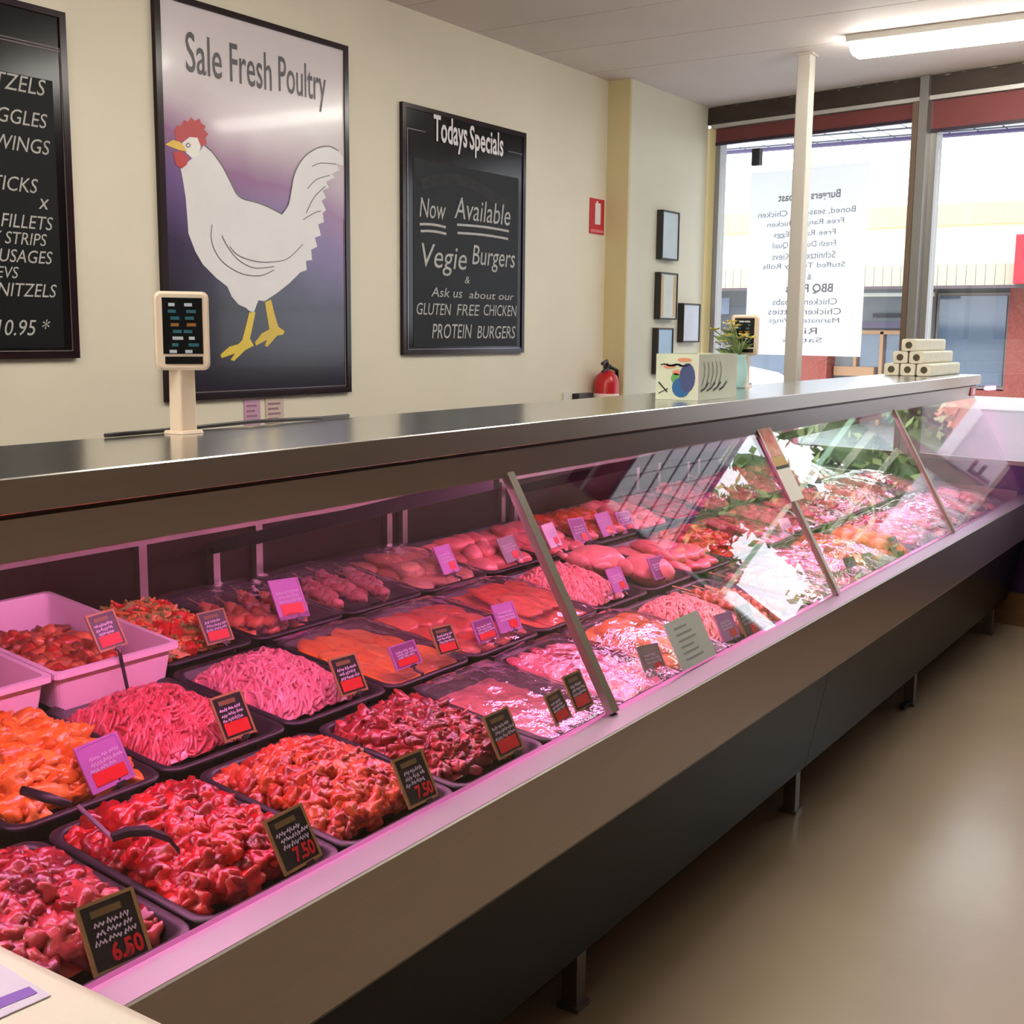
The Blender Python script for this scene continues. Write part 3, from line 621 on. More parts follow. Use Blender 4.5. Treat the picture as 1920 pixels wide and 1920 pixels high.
part('lamp_reflector', MB().prism_x([(1.55, 1.281), (1.68, 1.281), (1.66, 1.277), (1.57, 1.277)], CX0, CX1 - .03), M_white, ct)
M_pink = glow('pink_meat_lamp', (1.0, .28, .64), PINK)
for a, b in zip(ed[:-1], ed[1:]):
    part('lamp_tube', MB().tube([(a + .06, 1.605, 1.256), (b - .06, 1.605, 1.256)], .013, 10), M_pink, ct, True, label='pink fluorescent meat lamp')
t = MB()
t.box(6.62, 6.735, 1.494, 1.4975, 1.232, 1.278); t.box(6.665, 6.715, 1.4932, 1.494, 1.239, 1.273, 1)
e = empty('round_sticker', 'small red and white sticker on the far end of the counter fascia', 'sticker', (6.67, 1.494, 1.232))
me = t.mesh('sticker_face', [mat('sticker_red', (220, 60, 84), .4), mat('sticker_white', (240, 226, 228), .5)]); me.transform(Matrix.Translation(-e.location)); link('sticker_face', me, e)
# card strip taped along the glass joint, note on the glass
e = empty('promo_card', 'narrow card with a red meat photo taped over the glass joint', 'promo card', gp(3.76, .31))
part('card', gslab(MB(), 3.720, 3.835, .33, .62, .0095, .0115), mat('card_cream', (228, 224, 214), .5), e)
part('photo', gslab(MB(), 3.730, 3.826, .49, .608, .0117, .0125), mat('photo_red', (196, 60, 48), .4, rgb2=(224, 176, 150), scale=22), e)
part('gold_band', gslab(MB(), 3.722, 3.833, .455, .488, .0117, .0125), mat('photo_gold', (190, 150, 70), .4), e)
part('black_band', gslab(MB(), 3.722, 3.833, .445, .455, .0117, .0125), M_ink, e)
e = empty('glass_note', 'white paper note leaning inside the glass in the third bay', 'note', (2.74, 1.24, .73))
def cardbox(mb, c, w, h, tilt, x0, x1, y0, y1, d0, d1, roll=0., mi=0):
    """box on a leaning card: x,y are fractions -0.5..0.5 across the card, d is depth towards the shop"""
    cr_, sr = math.cos(roll), math.sin(roll)
    vv = Vector((0, math.sin(tilt), math.cos(tilt))); nn = Vector((0, -math.cos(tilt), math.sin(tilt)))
    ex_ = Vector((1, 0, 0)) * cr_ + vv * sr; ey_ = vv * cr_ - Vector((1, 0, 0)) * sr
    f = lambda x, y, d: Vector(c) + ex_ * (x * w) + ey_ * (y * h) + nn * d
    return mb.hexa([f(x0, y0, d0), f(x1, y0, d0), f(x1, y0, d1), f(x0, y0, d1), f(x0, y1, d0), f(x1, y1, d0), f(x1, y1, d1), f(x0, y1, d1)], mi), (ex_, ey_, nn)
t28 = math.radians(28)
nc = (2.735, 1.262, .775)
part('sheet', cardbox(MB(), nc, .20, .125, t28, -.5, .5, -.5, .5, -.001, .001)[0], mat('note_paper', (214, 222, 220), .6), e)
t = MB()
for k in range(6): cardbox(t, nc, .20, .125, t28, -.3, .05 + .07 * (k % 3), .30 - k * .13, .34 - k * .13, .001, .0016)
part('print_lines', t, mat('note_ink', (150, 160, 166), .6), e)

# ------------------------------------------------------------------ white counter end beside the camera
e = empty('white_cabinet', 'white cabinet corner in the near left foreground, paper lying on it', 'cabinet', (.1, .65, 0))
body = MB(); body.rings([rrect(.52, .49, .03, 0, 6, .10, .65), rrect(.52, .49, .03, .90, 6, .10, .65)])
part('body', body, M_white, e)
tp = MB(); tp.rings([rrect(.53, .50, .04, .90, 6, .10, .65), rrect(.545, .515, .05, .912, 6, .10, .65), rrect(.55, .52, .05, .93, 6, .10, .65), rrect(.545, .515, .05, .945, 6, .10, .65), rrect(.53, .50, .04, .95, 6, .10, .65)])
part('top', tp, mat('cabinet_cream', (232, 222, 206), .35), e, True)
e = empty('price_list', 'pale lilac paper sheet with purple heading on the white cabinet', 'paper sheet', (.5, 1.0, .951))
q = [(.612, .90), (.627, 1.10), (.40, 1.125), (.385, .925)]
m = MB().add([(x, y, .9518) for x, y in q] + [(x, y, .9508) for x, y in q], [(0, 1, 2, 3), (7, 6, 5, 4), (0, 4, 5, 1), (1, 5, 6, 2), (2, 6, 7, 3), (3, 7, 4, 0)])
part('sheet', m, mat('sheet_lilac', (214, 200, 224), .6), e)
m = MB().add([(.607, .912, .9523), (.609, .928, .9523), (.50, .95, .9523), (.498, .93, .9523)], [(0, 1, 2, 3)]); part('heading', m, mat('heading_purple', (136, 92, 186), .6), e)

# ------------------------------------------------------------------ on the worktop
def scale_display(c, lab, flip=1.):
    x, y = c
    e = empty('scale_display', lab, 'scale display', (x, y, 1.3475))
    p = MB(); p.rings([rrect(.021, .018, .006, 1.3475, 4, x, y), rrect(.020, .017, .006, 1.48, 4, x, y)]); p.rings([rrect(.03, .028, .008, 1.3475, 4, x, y), rrect(.028, .026, .008, 1.353, 4, x, y)])
    part('pole', p, mat('beige_plastic', (226, 206, 184), .45), e)
    return e
BEI = mat('beige_plastic', (226, 206, 184), .45); SCR = mat('display_screen', (16, 20, 24), .15)
e = scale_display((1.585, 1.815), 'cream scale display on a post in front of the rooster poster')
yaw = math.radians(-38)
def rotp(m, x, y, a):
    for i, v in enumerate(m.v):
        dx, dy = v[0] - x, v[1] - y
        m.v[i] = (x + dx * math.cos(a) - dy * math.sin(a), y + dx * math.sin(a) + dy * math.cos(a), v[2])
    return m
def head(e, x, y, z0, z1, hw, a, screen=True):
    m = MB(); zc = (z0 + z1) / 2; hh = (z1 - z0) / 2; rs = []
    for yy, s in ((-.026, .93), (-.022, 1), (.018, 1), (.022, .94)):
        rs.append([(x + px * s, y + yy, zc + pz * s) for px, pz, _ in rrect(hw, hh, .012, 0, 4)])
    m.rings(rs); h = part('head', rotp(m, x, y, a), BEI, e)
    m = MB().box(x - hw * .72, x + hw * .74, y - .0275, y - .024, z0 + hh * .42, z1 - .012); s_ = part('screen', rotp(m, x, y, a), SCR, h)
    m = MB().box(x - hw * .66, x + hw * .72, y - .0275, y - .024, z0 + .012, z0 + .026); part('keypad_strip', rotp(m, x, y, a), SCR, h)
    m = MB()
    zs = z1 - .024
    rows = [(0, (200, 206, 214), ((-.6, -.25), (.2, .6))), (0, None, ())]
    pal = [mat('lcd_white', (180, 190, 200), .4), mat('lcd_teal', (40, 96, 110), .4), mat('lcd_amber', (140, 96, 50), .4)]
    for k in range(8):
        z = z1 - .022 - k * .0125
        if z < z0 + hh * .45: break
        mi = (0, 1, 1, 2, 1, 0, 1, 0)[k]
        for q in range(2):
            a0 = R.uniform(-.6, -.3) if q == 0 else R.uniform(.0, .25)
            m.box(x + hw * a0, x + hw * (a0 + R.uniform(.2, .42)), y - .0281, y - .0276, z - .006, z, mi)
    mm = rotp(m, x, y, a); me = mm.mesh('readout', pal); o = link('readout', me, s_)
    me.transform(Matrix.Translation(-e.location))
head(e, 1.585, 1.812, 1.469, 1.617, .05, yaw)
e = scale_display((4.3, 1.80), 'second cream scale display seen edge on near the window end of the worktop')
head(e, 4.3, 1.80, 1.465, 1.617, .05, math.radians(-75))
o = link('power_cable', MB().tube([(1.42, 1.838, 1.352), (1.5, 1.842, 1.352), (1.62, 1.842, 1.353), (1.8, 1.842, 1.356), (2.0, 1.84, 1.352), (2.1, 1.846, 1.352)], .0045, 6).mesh('cable', M_black, True)); tag(o, 'thin black power cable along the back edge of the worktop', 'cable')
# leaflet box with a drawn front
e = empty('leaflet_box', 'pale green drawn-on leaflet box standing on the worktop', 'leaflet box', (3.40, 1.60, 1.3475))
M_box = mat('box_green', (206, 212, 188), .35, var=.04, scale=9)
BX, BY, BZ = (3.31, 3.60), (1.53, 1.67), (1.3475, 1.485)
m = MB(); m.box(BX[0], BX[0] + .003, BY[0], BY[1], *BZ); m.box(BX[0] + .003, BX[1], BY[0], BY[0] + .003, *BZ); m.box(BX[0] + .003, BX[1], BY[1] - .003, BY[1], *BZ); m.box(BX[1] - .003, BX[1], BY[0] + .003, BY[1] - .003, *BZ); m.box(BX[0] + .003, BX[1] - .003, BY[0] + .003, BY[1] - .003, BZ[0], BZ[0] + .004)
part('box', m, M_box, e)
part('corner_strip', MB().box(BX[0] - .002, BX[0] + .004, BY[0] - .002, BY[0] + .004, BZ[0], BZ[1] + .002), mat('corner_clear', (214, 206, 200), .3), e)
def side(y, z): return (BX[0] - .0012, y, z)
m = MB()
def blob(m, cy, cz, ry, rz, mi, off=0.):
    m.add([(BX[0] - .0010 - off, cy + ry * math.cos(a), cz + rz * math.sin(a)) for a in [2 * math.pi * k / 14 for k in range(14)]], [tuple(range(14))], mi)
blob(m, 1.565, 1.415, .026, .044, 0, .0002); blob(m, 1.585, 1.385, .03, .03, 1, .0001); blob(m, 1.603, 1.412, .016, .016, 2); blob(m, 1.625, 1.447, .02, .006, 3); blob(m, 1.60, 1.43, .016, .008, 3); blob(m, 1.575, 1.468, .024, .006, 3)
for k in range(4):
    stroke(m, [(BX[0] - .0014, 1.655 - .014 * j - .01 * k, 1.452 + .004 * math.sin(j * 2.2 + k) - .0 * k) for j in range(6)], .003, (-1, 0, 0), 4)
stroke(m, [(BX[0] - .0014, 1.66 - .006 * j, 1.40 - .006 * j) for j in range(6)], .004, (-1, 0, 0), 4); stroke(m, [(BX[0] - .0014, 1.66 - .008 * j, 1.365 + .004 * j) for j in range(5)], .003, (-1, 0, 0), 4)
me = m.mesh('drawing', [mat('draw_navy', (66, 76, 120), .5), mat('draw_blue', (40, 96, 150), .5), mat('draw_green', (96, 160, 84), .5), mat('draw_coral', (214, 140, 110), .5), M_ink]); me.transform(Matrix.Translation(-e.location)); link('drawing', me, e)
m = MB()
for k in range(5): stroke(m, [(3.345 + .03 * k + .012 * math.sin(j), 1.5285, 1.462 - .018 * j) for j in range(5)], .003, (0, -1, 0))
for k in range(4): stroke(m, [(3.33 + .045 * k, 1.5285, 1.375), (3.36 + .045 * k, 1.5285, 1.383), (3.385 + .045 * k, 1.5285, 1.40)], .006, (0, -1, 0))
part('scribble', m, M_ink, e)
# flowers behind the box
e = empty('flower_vase', 'small vase of white and yellow flowers by the window end of the worktop', 'flowers', (4.2, 1.78, 1.3475))
part('vase', MB().lathe((4.2, 1.78), [(.025, 1.3475), (.034, 1.37), (.036, 1.42), (.026, 1.46), (.03, 1.47)]), mat('vase_aqua', (168, 206, 206), .2), e, True)
m = MB(); fl = MB()
for k in range(16):
    a = R.uniform(0, 6.28); rr = R.uniform(.02, .10); top = Vector((4.2 + rr * math.cos(a), 1.80 + rr * math.sin(a), R.uniform(1.49, 1.585)))
    m.tube([(4.2, 1.78, 1.46), (Vector((4.2, 1.78, 1.46)) + top) / 2 + Vector((0, 0, .015)), top], .0025, 5)
    b_ = Vector((4.2 + rr * .7 * math.cos(a), 1.80 + rr * .7 * math.sin(a), top.z - .03)); d = Vector((math.cos(a), math.sin(a), .4)); s_ = d.orthogonal().normalized() * .012
    m.add([b_ - d * .03, b_ + s_, b_ + d * .035, b_ - s_], [(0, 1, 2, 3)])
    for j in range(6):
        t0 = 6.28 * j / 6; d = Vector((math.cos(t0) * .028, math.sin(t0) * .028, .012)); p_ = Vector((-math.sin(t0), math.cos(t0), 0)) * .010
        fl.add([top, top + d * .6 + p_, top + d, top + d * .6 - p_], [(0, 1, 2, 3)], 0 if k % 3 == 0 else 1)
part('stems', m, mat('stem_green', (120, 140, 84), .6), e)
me = fl.mesh('petals', [mat('petal_white', (240, 234, 222), .5), mat('petal_yellow', (226, 206, 96), .5)]); me.transform(Matrix.Translation(-e.location)); link('petals', me, e)
# six rolls of wrap in a pyramid
M_roll = mat('carton_cream', (206, 200, 180), .6, var=.06, scale=30); M_hole = mat('roll_core', (72, 62, 44), .8)
def wrap_roll():
    e = empty('wrap_carton', '', 'carton', (0, 0, 0))
    m = MB(); rs = []
    for x, s in ((0, .92), (.006, 1), (.56, 1), (.566, .92)): rs.append([(x, a * s, b * s) for a, b, _ in rrect(.037, .030, .010, 0, 4)])
    m.rings(rs); link('carton_body', m.mesh('carton_body', M_roll), e)
    m = MB().tube([(-.0015, 0, 0), (.001, 0, 0)], .017, 14); link('core_hole', m.mesh('core_hole', M_hole), e)
    return e
pr = wrap_roll()
spots = [(1.755, 0, 'bottom row, farthest from the shop floor'), (1.675, 0, 'bottom row, in the middle'), (1.595, 0, 'bottom row, nearest the shop floor'), (1.715, 1, 'middle row, farther from the shop floor'), (1.635, 1, 'middle row, nearer the shop floor'), (1.675, 2, 'alone on top of the pyramid')]
for i, (y, lv, lab) in enumerate(spots):
    e = pr
    if i:
        e = pr.copy(); C.objects.link(e)
        for ch in pr.children: c = ch.copy(); C.objects.link(c); c.parent = e
    e.location = (6.06 - .0 * lv, y, 1.3475 + .0305 + lv * .0602)
    e['label'] = 'cream wrap carton at the worktop end, ' + lab; e['group'] = 'cream cartons stacked in a pyramid'

# everything standing on the worktop
for o in C.objects:
    if o.parent is None and o.get('category') in ('scale display', 'cable', 'leaflet box', 'flowers', 'carton'):
        o.location = (o.location.x * WK, o.location.y * WK, 1.55 + (o.location.z - 1.55) * WK); o.scale = (WK, WK, WK)
# ================================================================== TRAYS AND MEAT
SL = math.atan(.12)
def rimz(y): return .692 + .12 * (y - 1.26)
ROT = Matrix.Rotation(SL, 4, 'X')
_bm = bmesh.new(); bmesh.ops.create_icosphere(_bm, subdivisions=3, radius=1.0); _bm.verts.index_update()
ICO3 = [v.co.copy() for v in _bm.verts]; ICO3F = [tuple(v.index for v in f.verts) for f in _bm.faces]; _bm.free()

def meat(name, rgb, var=.28, rough=.32, scale=40, rgb2=None):
    return mat(name, rgb, rough, 0, var, scale, bump=.25, bscale=90, coat=.35, rgb2=rgb2)

TRAYM = {}
def tray_mesh(w, d):
    key = (round(w, 3), round(d, 3))
    if key in TRAYM: return TRAYM[key]
    hx, hy = w / 2, d / 2
    m = MB()
    m.rings([rrect(hx - .030, hy - .030, .03, -.056), rrect(hx - .016, hy - .016, .034, -.010), rrect(hx - .004, hy - .004, .036, -.010), rrect(hx, hy, .038, -.006), rrect(hx, hy, .038, -.003), rrect(hx - .003, hy - .003, .037, 0),
             rrect(hx - .013, hy - .013, .032, 0), rrect(hx - .018, hy - .018, .030, -.004), rrect(hx - .034, hy - .034, .026, -.050)])
    TRAYM[key] = m.mesh('meat_tray', M_black, True)
    return TRAYM[key]

def dome(x, y, hx, hy, H):
    return H * max(0, 1 - abs(x / hx) ** 3) ** .7 * max(0, 1 - abs(y / hy) ** 2.6) ** .8 * (.78 + .22 * y / hy)
def mound(m, hx, hy, base, H, mi=0, nx=18, ny=20, amp=.006, seed=0):
    vs = []
    for j in range(ny + 1):
        for i in range(nx + 1):
            x = -hx + 2 * hx * i / nx; y = -hy + 2 * hy * j / ny
            z = base + dome(x, y, hx, hy, H) + amp * noise.noise(Vector((x * 40 + seed, y * 40, 3)))
            vs.append((x, y, z))
    fs = [(j * (nx + 1) + i, j * (nx + 1) + i + 1, (j + 1) * (nx + 1) + i + 1, (j + 1) * (nx + 1) + i) for j in range(ny) for i in range(nx)]
    k = len(vs)
    vs += [(-hx, -hy, base - .03), (hx, -hy, base - .03), (hx, hy, base - .03), (-hx, hy, base - .03)]
    fs.append((k + 3, k + 2, k + 1, k))
    m.add(vs, fs, mi)
def lump(m, c, s, mi, el=1., flat=1., box=.55, fine=False):
    a, b, g = R.uniform(0, 6.28), R.uniform(-.6, .6), R.uniform(-.6, .6)
    rot = Matrix.Rotation(a, 3, 'Z') @ Matrix.Rotation(b, 3, 'X') @ Matrix.Rotation(g, 3, 'Y')
    off = Vector((R.uniform(0, 99), R.uniform(0, 99), 0))
    vs = []
    for p in (ICO3 if fine else ICO):
        mx = max(abs(p.x), abs(p.y), abs(p.z)); q = p * (1 - box) + p / mx * box
        q = q * (1 + .45 * noise.noise(p * 1.3 + off) + .30 * noise.noise(p * 3.0 + off)); q = Vector((q.x * el, q.y, q.z * flat)) * s
        vs.append(rot @ q + c)
    m.add(vs, ICO3F if fine else ICOF, mi)
def heap_dice(hx, hy, H, s, n, el=1., base=-.022, fine=False):
    m = MB(); mound(m, hx, hy, base, H - .012)
    for i in range(n):
        x = R.uniform(-hx, hx) * .97; y = R.uniform(-hy, hy) * .97
        lump(m, Vector((x, y, base + dome(x, y, hx, hy, H) - R.uniform(.0, .3) * s)), s * R.uniform(.7, 1.3), i % 3, el * R.uniform(.8, 1.3), 1., .5, fine)
    return m
def heap_strands(hx, hy, H, r, n, ln, base=-.022):
    m = MB(); mound(m, hx, hy, base, H - .004, amp=.010)
    for i in range(n):
        x = R.uniform(-hx, hx) * .95; y = R.uniform(-hy, hy) * .95; a = R.gauss(.9, .45); pts = []
        for k in range(5):
            t = (k / 4 - .5) * ln; xx = x + t * math.cos(a + t * 8); yy = y + t * math.sin(a + t * 8)
            xx = max(-hx, min(hx, xx)); yy = max(-hy, min(hy, yy))
            pts.append((xx, yy, base + dome(xx, yy, hx, hy, H) + R.uniform(-.001, .003) + .010 * noise.noise(Vector((xx * 40, yy * 40, 3)))))
        m.tube(pts, [r * .7, r, r * 1.05, r, r * .7], 6, i % 3)
    return m
def heap_slivers(hx, hy, H, n, base=-.02):
    m = MB(); mound(m, hx, hy, base, H - .006, 2)
    for i in range(n):
        x = R.uniform(-hx, hx) * .96; y = R.uniform(-hy, hy) * .96; a = R.uniform(0, 3.14); l = R.uniform(.012, .026); ww = R.uniform(.002, .0045)
        c = Vector((x, y, base + dome(x, y, hx, hy, H) + R.uniform(0, .008))); d = Vector((math.cos(a), math.sin(a), R.uniform(-.5, .7))).normalized() * l; s = d.orthogonal().normalized() * ww; u = d.cross(s).normalized() * ww * .6
        m.hexa([c - d - s - u, c + d - s - u, c + d + s - u, c - d + s - u, c - d - s + u, c + d - s + u, c + d + s + u, c - d + s + u], R.choice((0, 0, 1, 1, 2, 3)))
    for i in range(9):
        x = R.uniform(-hx, hx) * .8; y = R.uniform(-hy, -hy * .2); lump(m, Vector((x, y, base + dome(x, y, hx, hy, H) + .004)), .016, 3)
    return m
def piece_mesh(kind, name, mats, seed):
    off = Vector((seed * 7.3, seed * 3.1, 0)); m = MB(); vs = []
    for p in ICO3:
        if kind == 'breast':
            q = Vector((p.x * .068 * (1 + .18 * p.y), p.y * .042 * (1 - .42 * p.x), p.z * .022 * (1 - .3 * p.x)))
        elif kind == 'thigh':
            q = Vector((p.x * .052, p.y * .036 * (1 - .2 * p.x), p.z * .026))
        elif kind == 'drum':
            t = (p.x + 1) / 2; r_ = .030 * (1 - t) ** .55 + .009; q = Vector((p.x * .062, p.y * r_ * 1.05, p.z * r_)) if t < .93 else Vector((p.x * .062, p.y * .013, p.z * .013))
        elif kind == 'slab':
            q = Vector((p.x * .075 * (1 + .2 * p.y), p.y * .045 * (1 - .2 * p.x), max(-1, min(1, p.z * 2.2)) * .007 + .006 * math.sin(p.x * 2.5)))
        elif kind == 'roast':
            q = Vector((p.x * .085, p.y * .05, p.z * .034))
        q = q * (1 + .16 * noise.noise(p * 1.5 + off) + .05 * noise.noise(p * 5 + off))
        vs.append(q)
    m.add(vs, ICO3F)
    if len(mats) > 1:
        for i, f in enumerate(ICO3F):
            c = (ICO3[f[0]] + ICO3[f[1]] + ICO3[f[2]]) / 3
            if c.z > .25 and noise.noise(c * 2.2 + off) > -.15: m.m[i] = 1
    return m.mesh(name, mats, True)
def whole_chicken_mesh():
    m = MB(); vs = []
    for p in ICO3:
        q = Vector((p.x * .10, p.y * .068 * (1 - .15 * p.x), p.z * .052 * (1 + .1 * p.x))); vs.append(q * (1 + .06 * noise.noise(p * 2)))
    m.add(vs, ICO3F)
    for s in (-1, 1):
        for c, rx, ry, rz, a in ((Vector((-.055, s * .058, .0)), .050, .024, .028, .35 * s), (Vector((.035, s * .066, .0)), .036, .016, .016, -.5 * s)):
            m.add([Matrix.Rotation(a, 3, 'Z') @ Vector((p.x * rx, p.y * ry * (1 - .3 * p.x), p.z * rz)) + c for p in ICO3], ICO3F)
        m.tube([(-.09, s * .07, .005), (-.125, s * .055, .012)], [.012, .009], 8)
    return m
FILM = clear('cling_film', (.97, .93, .96), .09, 3.5, .06, .10, (.9, .8, .86), .35, 26)
FILM2 = clear('cling_film_loose', (.98, .94, .97), .08, 3.4, .10, .04, (.92, .82, .88), .6, 34)
def film_mesh(hx, hy, top, wr, seed, bulge=True):
    m = MB(); nx, ny = 26, 30; vs = []
    for j in range(ny + 1):
        for i in range(nx + 1):
            u = 2 * i / nx - 1; v = 2 * j / ny - 1
            x = u * hx; y = v * hy
            e_ = max(abs(u), abs(v)); d = dome(x, y, hx * 1.02, hy * 1.02, top)
            nn = noise.noise(Vector((x * 26 + y * 9 + seed, y * 30, seed))) + .5 * noise.noise(Vector((x * 70, y * 40 + x * 40, seed)))
            vs.append((x, y, .006 + d + wr * nn * (1 if e_ < .96 else .3)))
    m.add(vs, [(j * (nx + 1) + i, j * (nx + 1) + i + 1, (j + 1) * (nx + 1) + i + 1, (j + 1) * (nx + 1) + i) for j in range(ny) for i in range(nx)])
    return m

ORD = ['first', 'second', 'third', 'fourth', 'fifth', 'sixth', 'seventh', 'eighth', 'ninth', 'tenth', 'eleventh', 'twelfth', 'thirteenth', 'fourteenth', 'fifteenth', 'sixteenth', 'seventeenth', 'eighteenth', 'nineteenth', 'twentieth']
ROWS = dict(front=(1.262, 1.648), middle=(1.676, 2.066), back=(2.098, 2.492))
col = lambda x0, p, n: [(x0 + p * i, x0 + p * (i + 1) - .006) for i in range(n)]
XF = col(.795, .3185, 18)
XM = col(.765, .322, 18)
XB = [(1.755, 2.047), (2.053, 2.378), (2.384, 2.72)] + col(2.727, .335, 11)
# (kind, what it is, colours a/b/c, height, film)
PINK_A = ((214, 120, 116), (226, 140, 134), (200, 104, 104)); SALM = ((236, 150, 140), (226, 132, 124), (244, 170, 158))
CRIM = ((150, 30, 36), (186, 66, 66), (120, 20, 28)); RED = ((176, 16, 20), (198, 40, 34), (140, 12, 18)); ORED = ((196, 66, 34), (214, 96, 58), (164, 44, 26))
DRED = ((146, 40, 40), (172, 62, 58), (118, 26, 30)); ORG = ((232, 134, 44), (240, 156, 66), (214, 112, 34)); ORF = ((228, 128, 84), (214, 100, 60), (236, 156, 112))
BRN = ((188, 104, 68), (204, 130, 92), (160, 82, 52)); ROSE = ((214, 96, 110), (226, 128, 136), (196, 74, 90))
F = [('dice', 'crimson diced meat', CRIM, .048, 0, .019, 170), ('dice', 'bright red marinated diced meat', RED, .058, 0, .017, 230), ('dice', 'orange red marinated diced meat', ORED, .052, 0, .0135, 330),
     ('strips', 'dark red meat strips', DRED, .046, 0, .011, 300), ('flat', 'thin pink schnitzel meat', PINK_A, .012, 1), ('pieces:slab', 'pink wrapped cutlets', ROSE, .03, 2), ('pieces:thigh', 'orange bagged chicken pieces', ORG, .05, 1),
     ('mince', 'salmon pink chicken mince', SALM, .062, 0), ('kebab', 'brown chicken kebabs', BRN, .03, 0), ('kebab', 'marinated brown kebabs', BRN, .034, 1), ('pieces:slab', 'shiny pink wrapped steaks', ROSE, .04, 2),
     ('dice', 'orange marinated chicken pieces', ORG, .05, 1, .022, 110), ('pieces:thigh', 'orange red marinated thighs', ORF, .045, 0), ('dice', 'rosy diced chicken', ROSE, .04, 2, .02, 110), ('pieces:slab', 'pale pink wrapped fillets', SALM, .04, 2),
     ('mince', 'rosy mince', ROSE, .05, 1), ('pieces:slab', 'pink wrapped chops', PINK_A, .04, 2), ('pieces:slab', 'pink steaks at the window end', ROSE, .04, 2)]
Mi = [('mince', 'deep pink mince at the picture edge', ROSE, .04, 0), ('strips', 'orange marinated chicken strips', ORG, .055, 0, .016, 170), ('mince', 'rosy red mince', ((206, 84, 92), (220, 108, 112), (190, 66, 76)), .052, 0), ('mince', 'pale pink sausage mince', ((222, 130, 140), (230, 148, 154), (208, 112, 124)), .058, 0),
      ('pieces:slab', 'orange marinated schnitzels', ORG, .03, 1), ('pieces:breast', 'coral chicken fillets', ORF, .03, 1), ('pieces:slab', 'orange crumbed fillets', ORF, .04, 1), ('mince', 'bright salmon chicken mince', SALM, .06, 0), ('whole', 'whole raw chickens', SALM, .05, 0),
      ('pieces:breast', 'skinless pink chicken breasts', SALM, .045, 0), ('strips', 'dark orange red strips', ORED, .04, 0, .012, 200), ('pieces:slab', 'pink film packed cutlets', ROSE, .04, 2), ('dice', 'pink diced chicken', PINK_A, .045, 1, .018, 140), ('pieces:slab', 'shiny pink wrapped fillets', SALM, .04, 2),
      ('dice', 'rose red diced meat', ROSE, .045, 2, .02, 120), ('pieces:thigh', 'pink chicken thighs', SALM, .045, 2), ('mince', 'deep rose mince', ROSE, .05, 1), ('pieces:slab', 'pink packs at the window end', ROSE, .045, 2)]
Ba = [('salad', 'shredded carrot, herb and tomato mix', ORF, .055, 0), ('skewers', 'orange chicken skewers', ORF, .03, 1), ('skewers', 'pale pink chicken skewers', SALM, .03, 1), ('pieces:breast', 'long pale chicken fillets', ((226, 178, 140), (220, 160, 124), (232, 190, 156)), .035, 1), ('pieces:drum', 'pink chicken drumsticks', SALM, .05, 0),
      ('pieces:breast', 'plump pink chicken breasts', SALM, .05, 0), ('pieces:roast', 'stuffed chicken rolls with orange red tops', SALM, .05, 0), ('pieces:thigh', 'pink thigh pieces', SALM, .045, 0), ('pieces:slab', 'pink wrapped schnitzels', ROSE, .035, 2), ('dice', 'pale pink diced pieces', SALM, .045, 1, .02, 110),
      ('pieces:slab', 'deep pink wrapped chops', ROSE, .045, 2), ('dice', 'rosy wrapped pieces', ROSE, .05, 2, .022, 100), ('pieces:thigh', 'pink wrapped thighs', PINK_A, .045, 2), ('pieces:slab', 'rosy packs under the window', ROSE, .045, 2)]
NAMES = {'breast': ('chicken_breast', 'chicken'), 'thigh': ('chicken_thigh', 'chicken'), 'drum': ('chicken_drumstick', 'chicken'), 'slab': ('meat_fillet', 'meat'), 'roast': ('stuffed_roll', 'meat')}
HEAPN = dict(dice='diced_meat', strips='meat_strips', mince='minced_meat', salad='vegetable_mix', flat='schnitzel_meat')
stick_m = mat('bamboo', (216, 178, 128), .6)
skew_mesh = {}
def skewer_meshes(tag_, cols):
    if tag_ in skew_mesh: return skew_mesh[tag_]
    m = MB()
    for k in range(7): lump(m, Vector((-.055 + k * .0185, R.uniform(-.002, .002), 0)), .014, k % 3, .8, .8)
    s = MB().tube([(-.075, 0, 0), (.115, 0, .003)], .0018, 6)
    skew_mesh[tag_] = (m.mesh('meat_pieces', [meat('sk_%s%d' % (tag_, i), c) for i, c in enumerate(cols)], True), s.mesh('stick', stick_m))
    return skew_mesh[tag_]
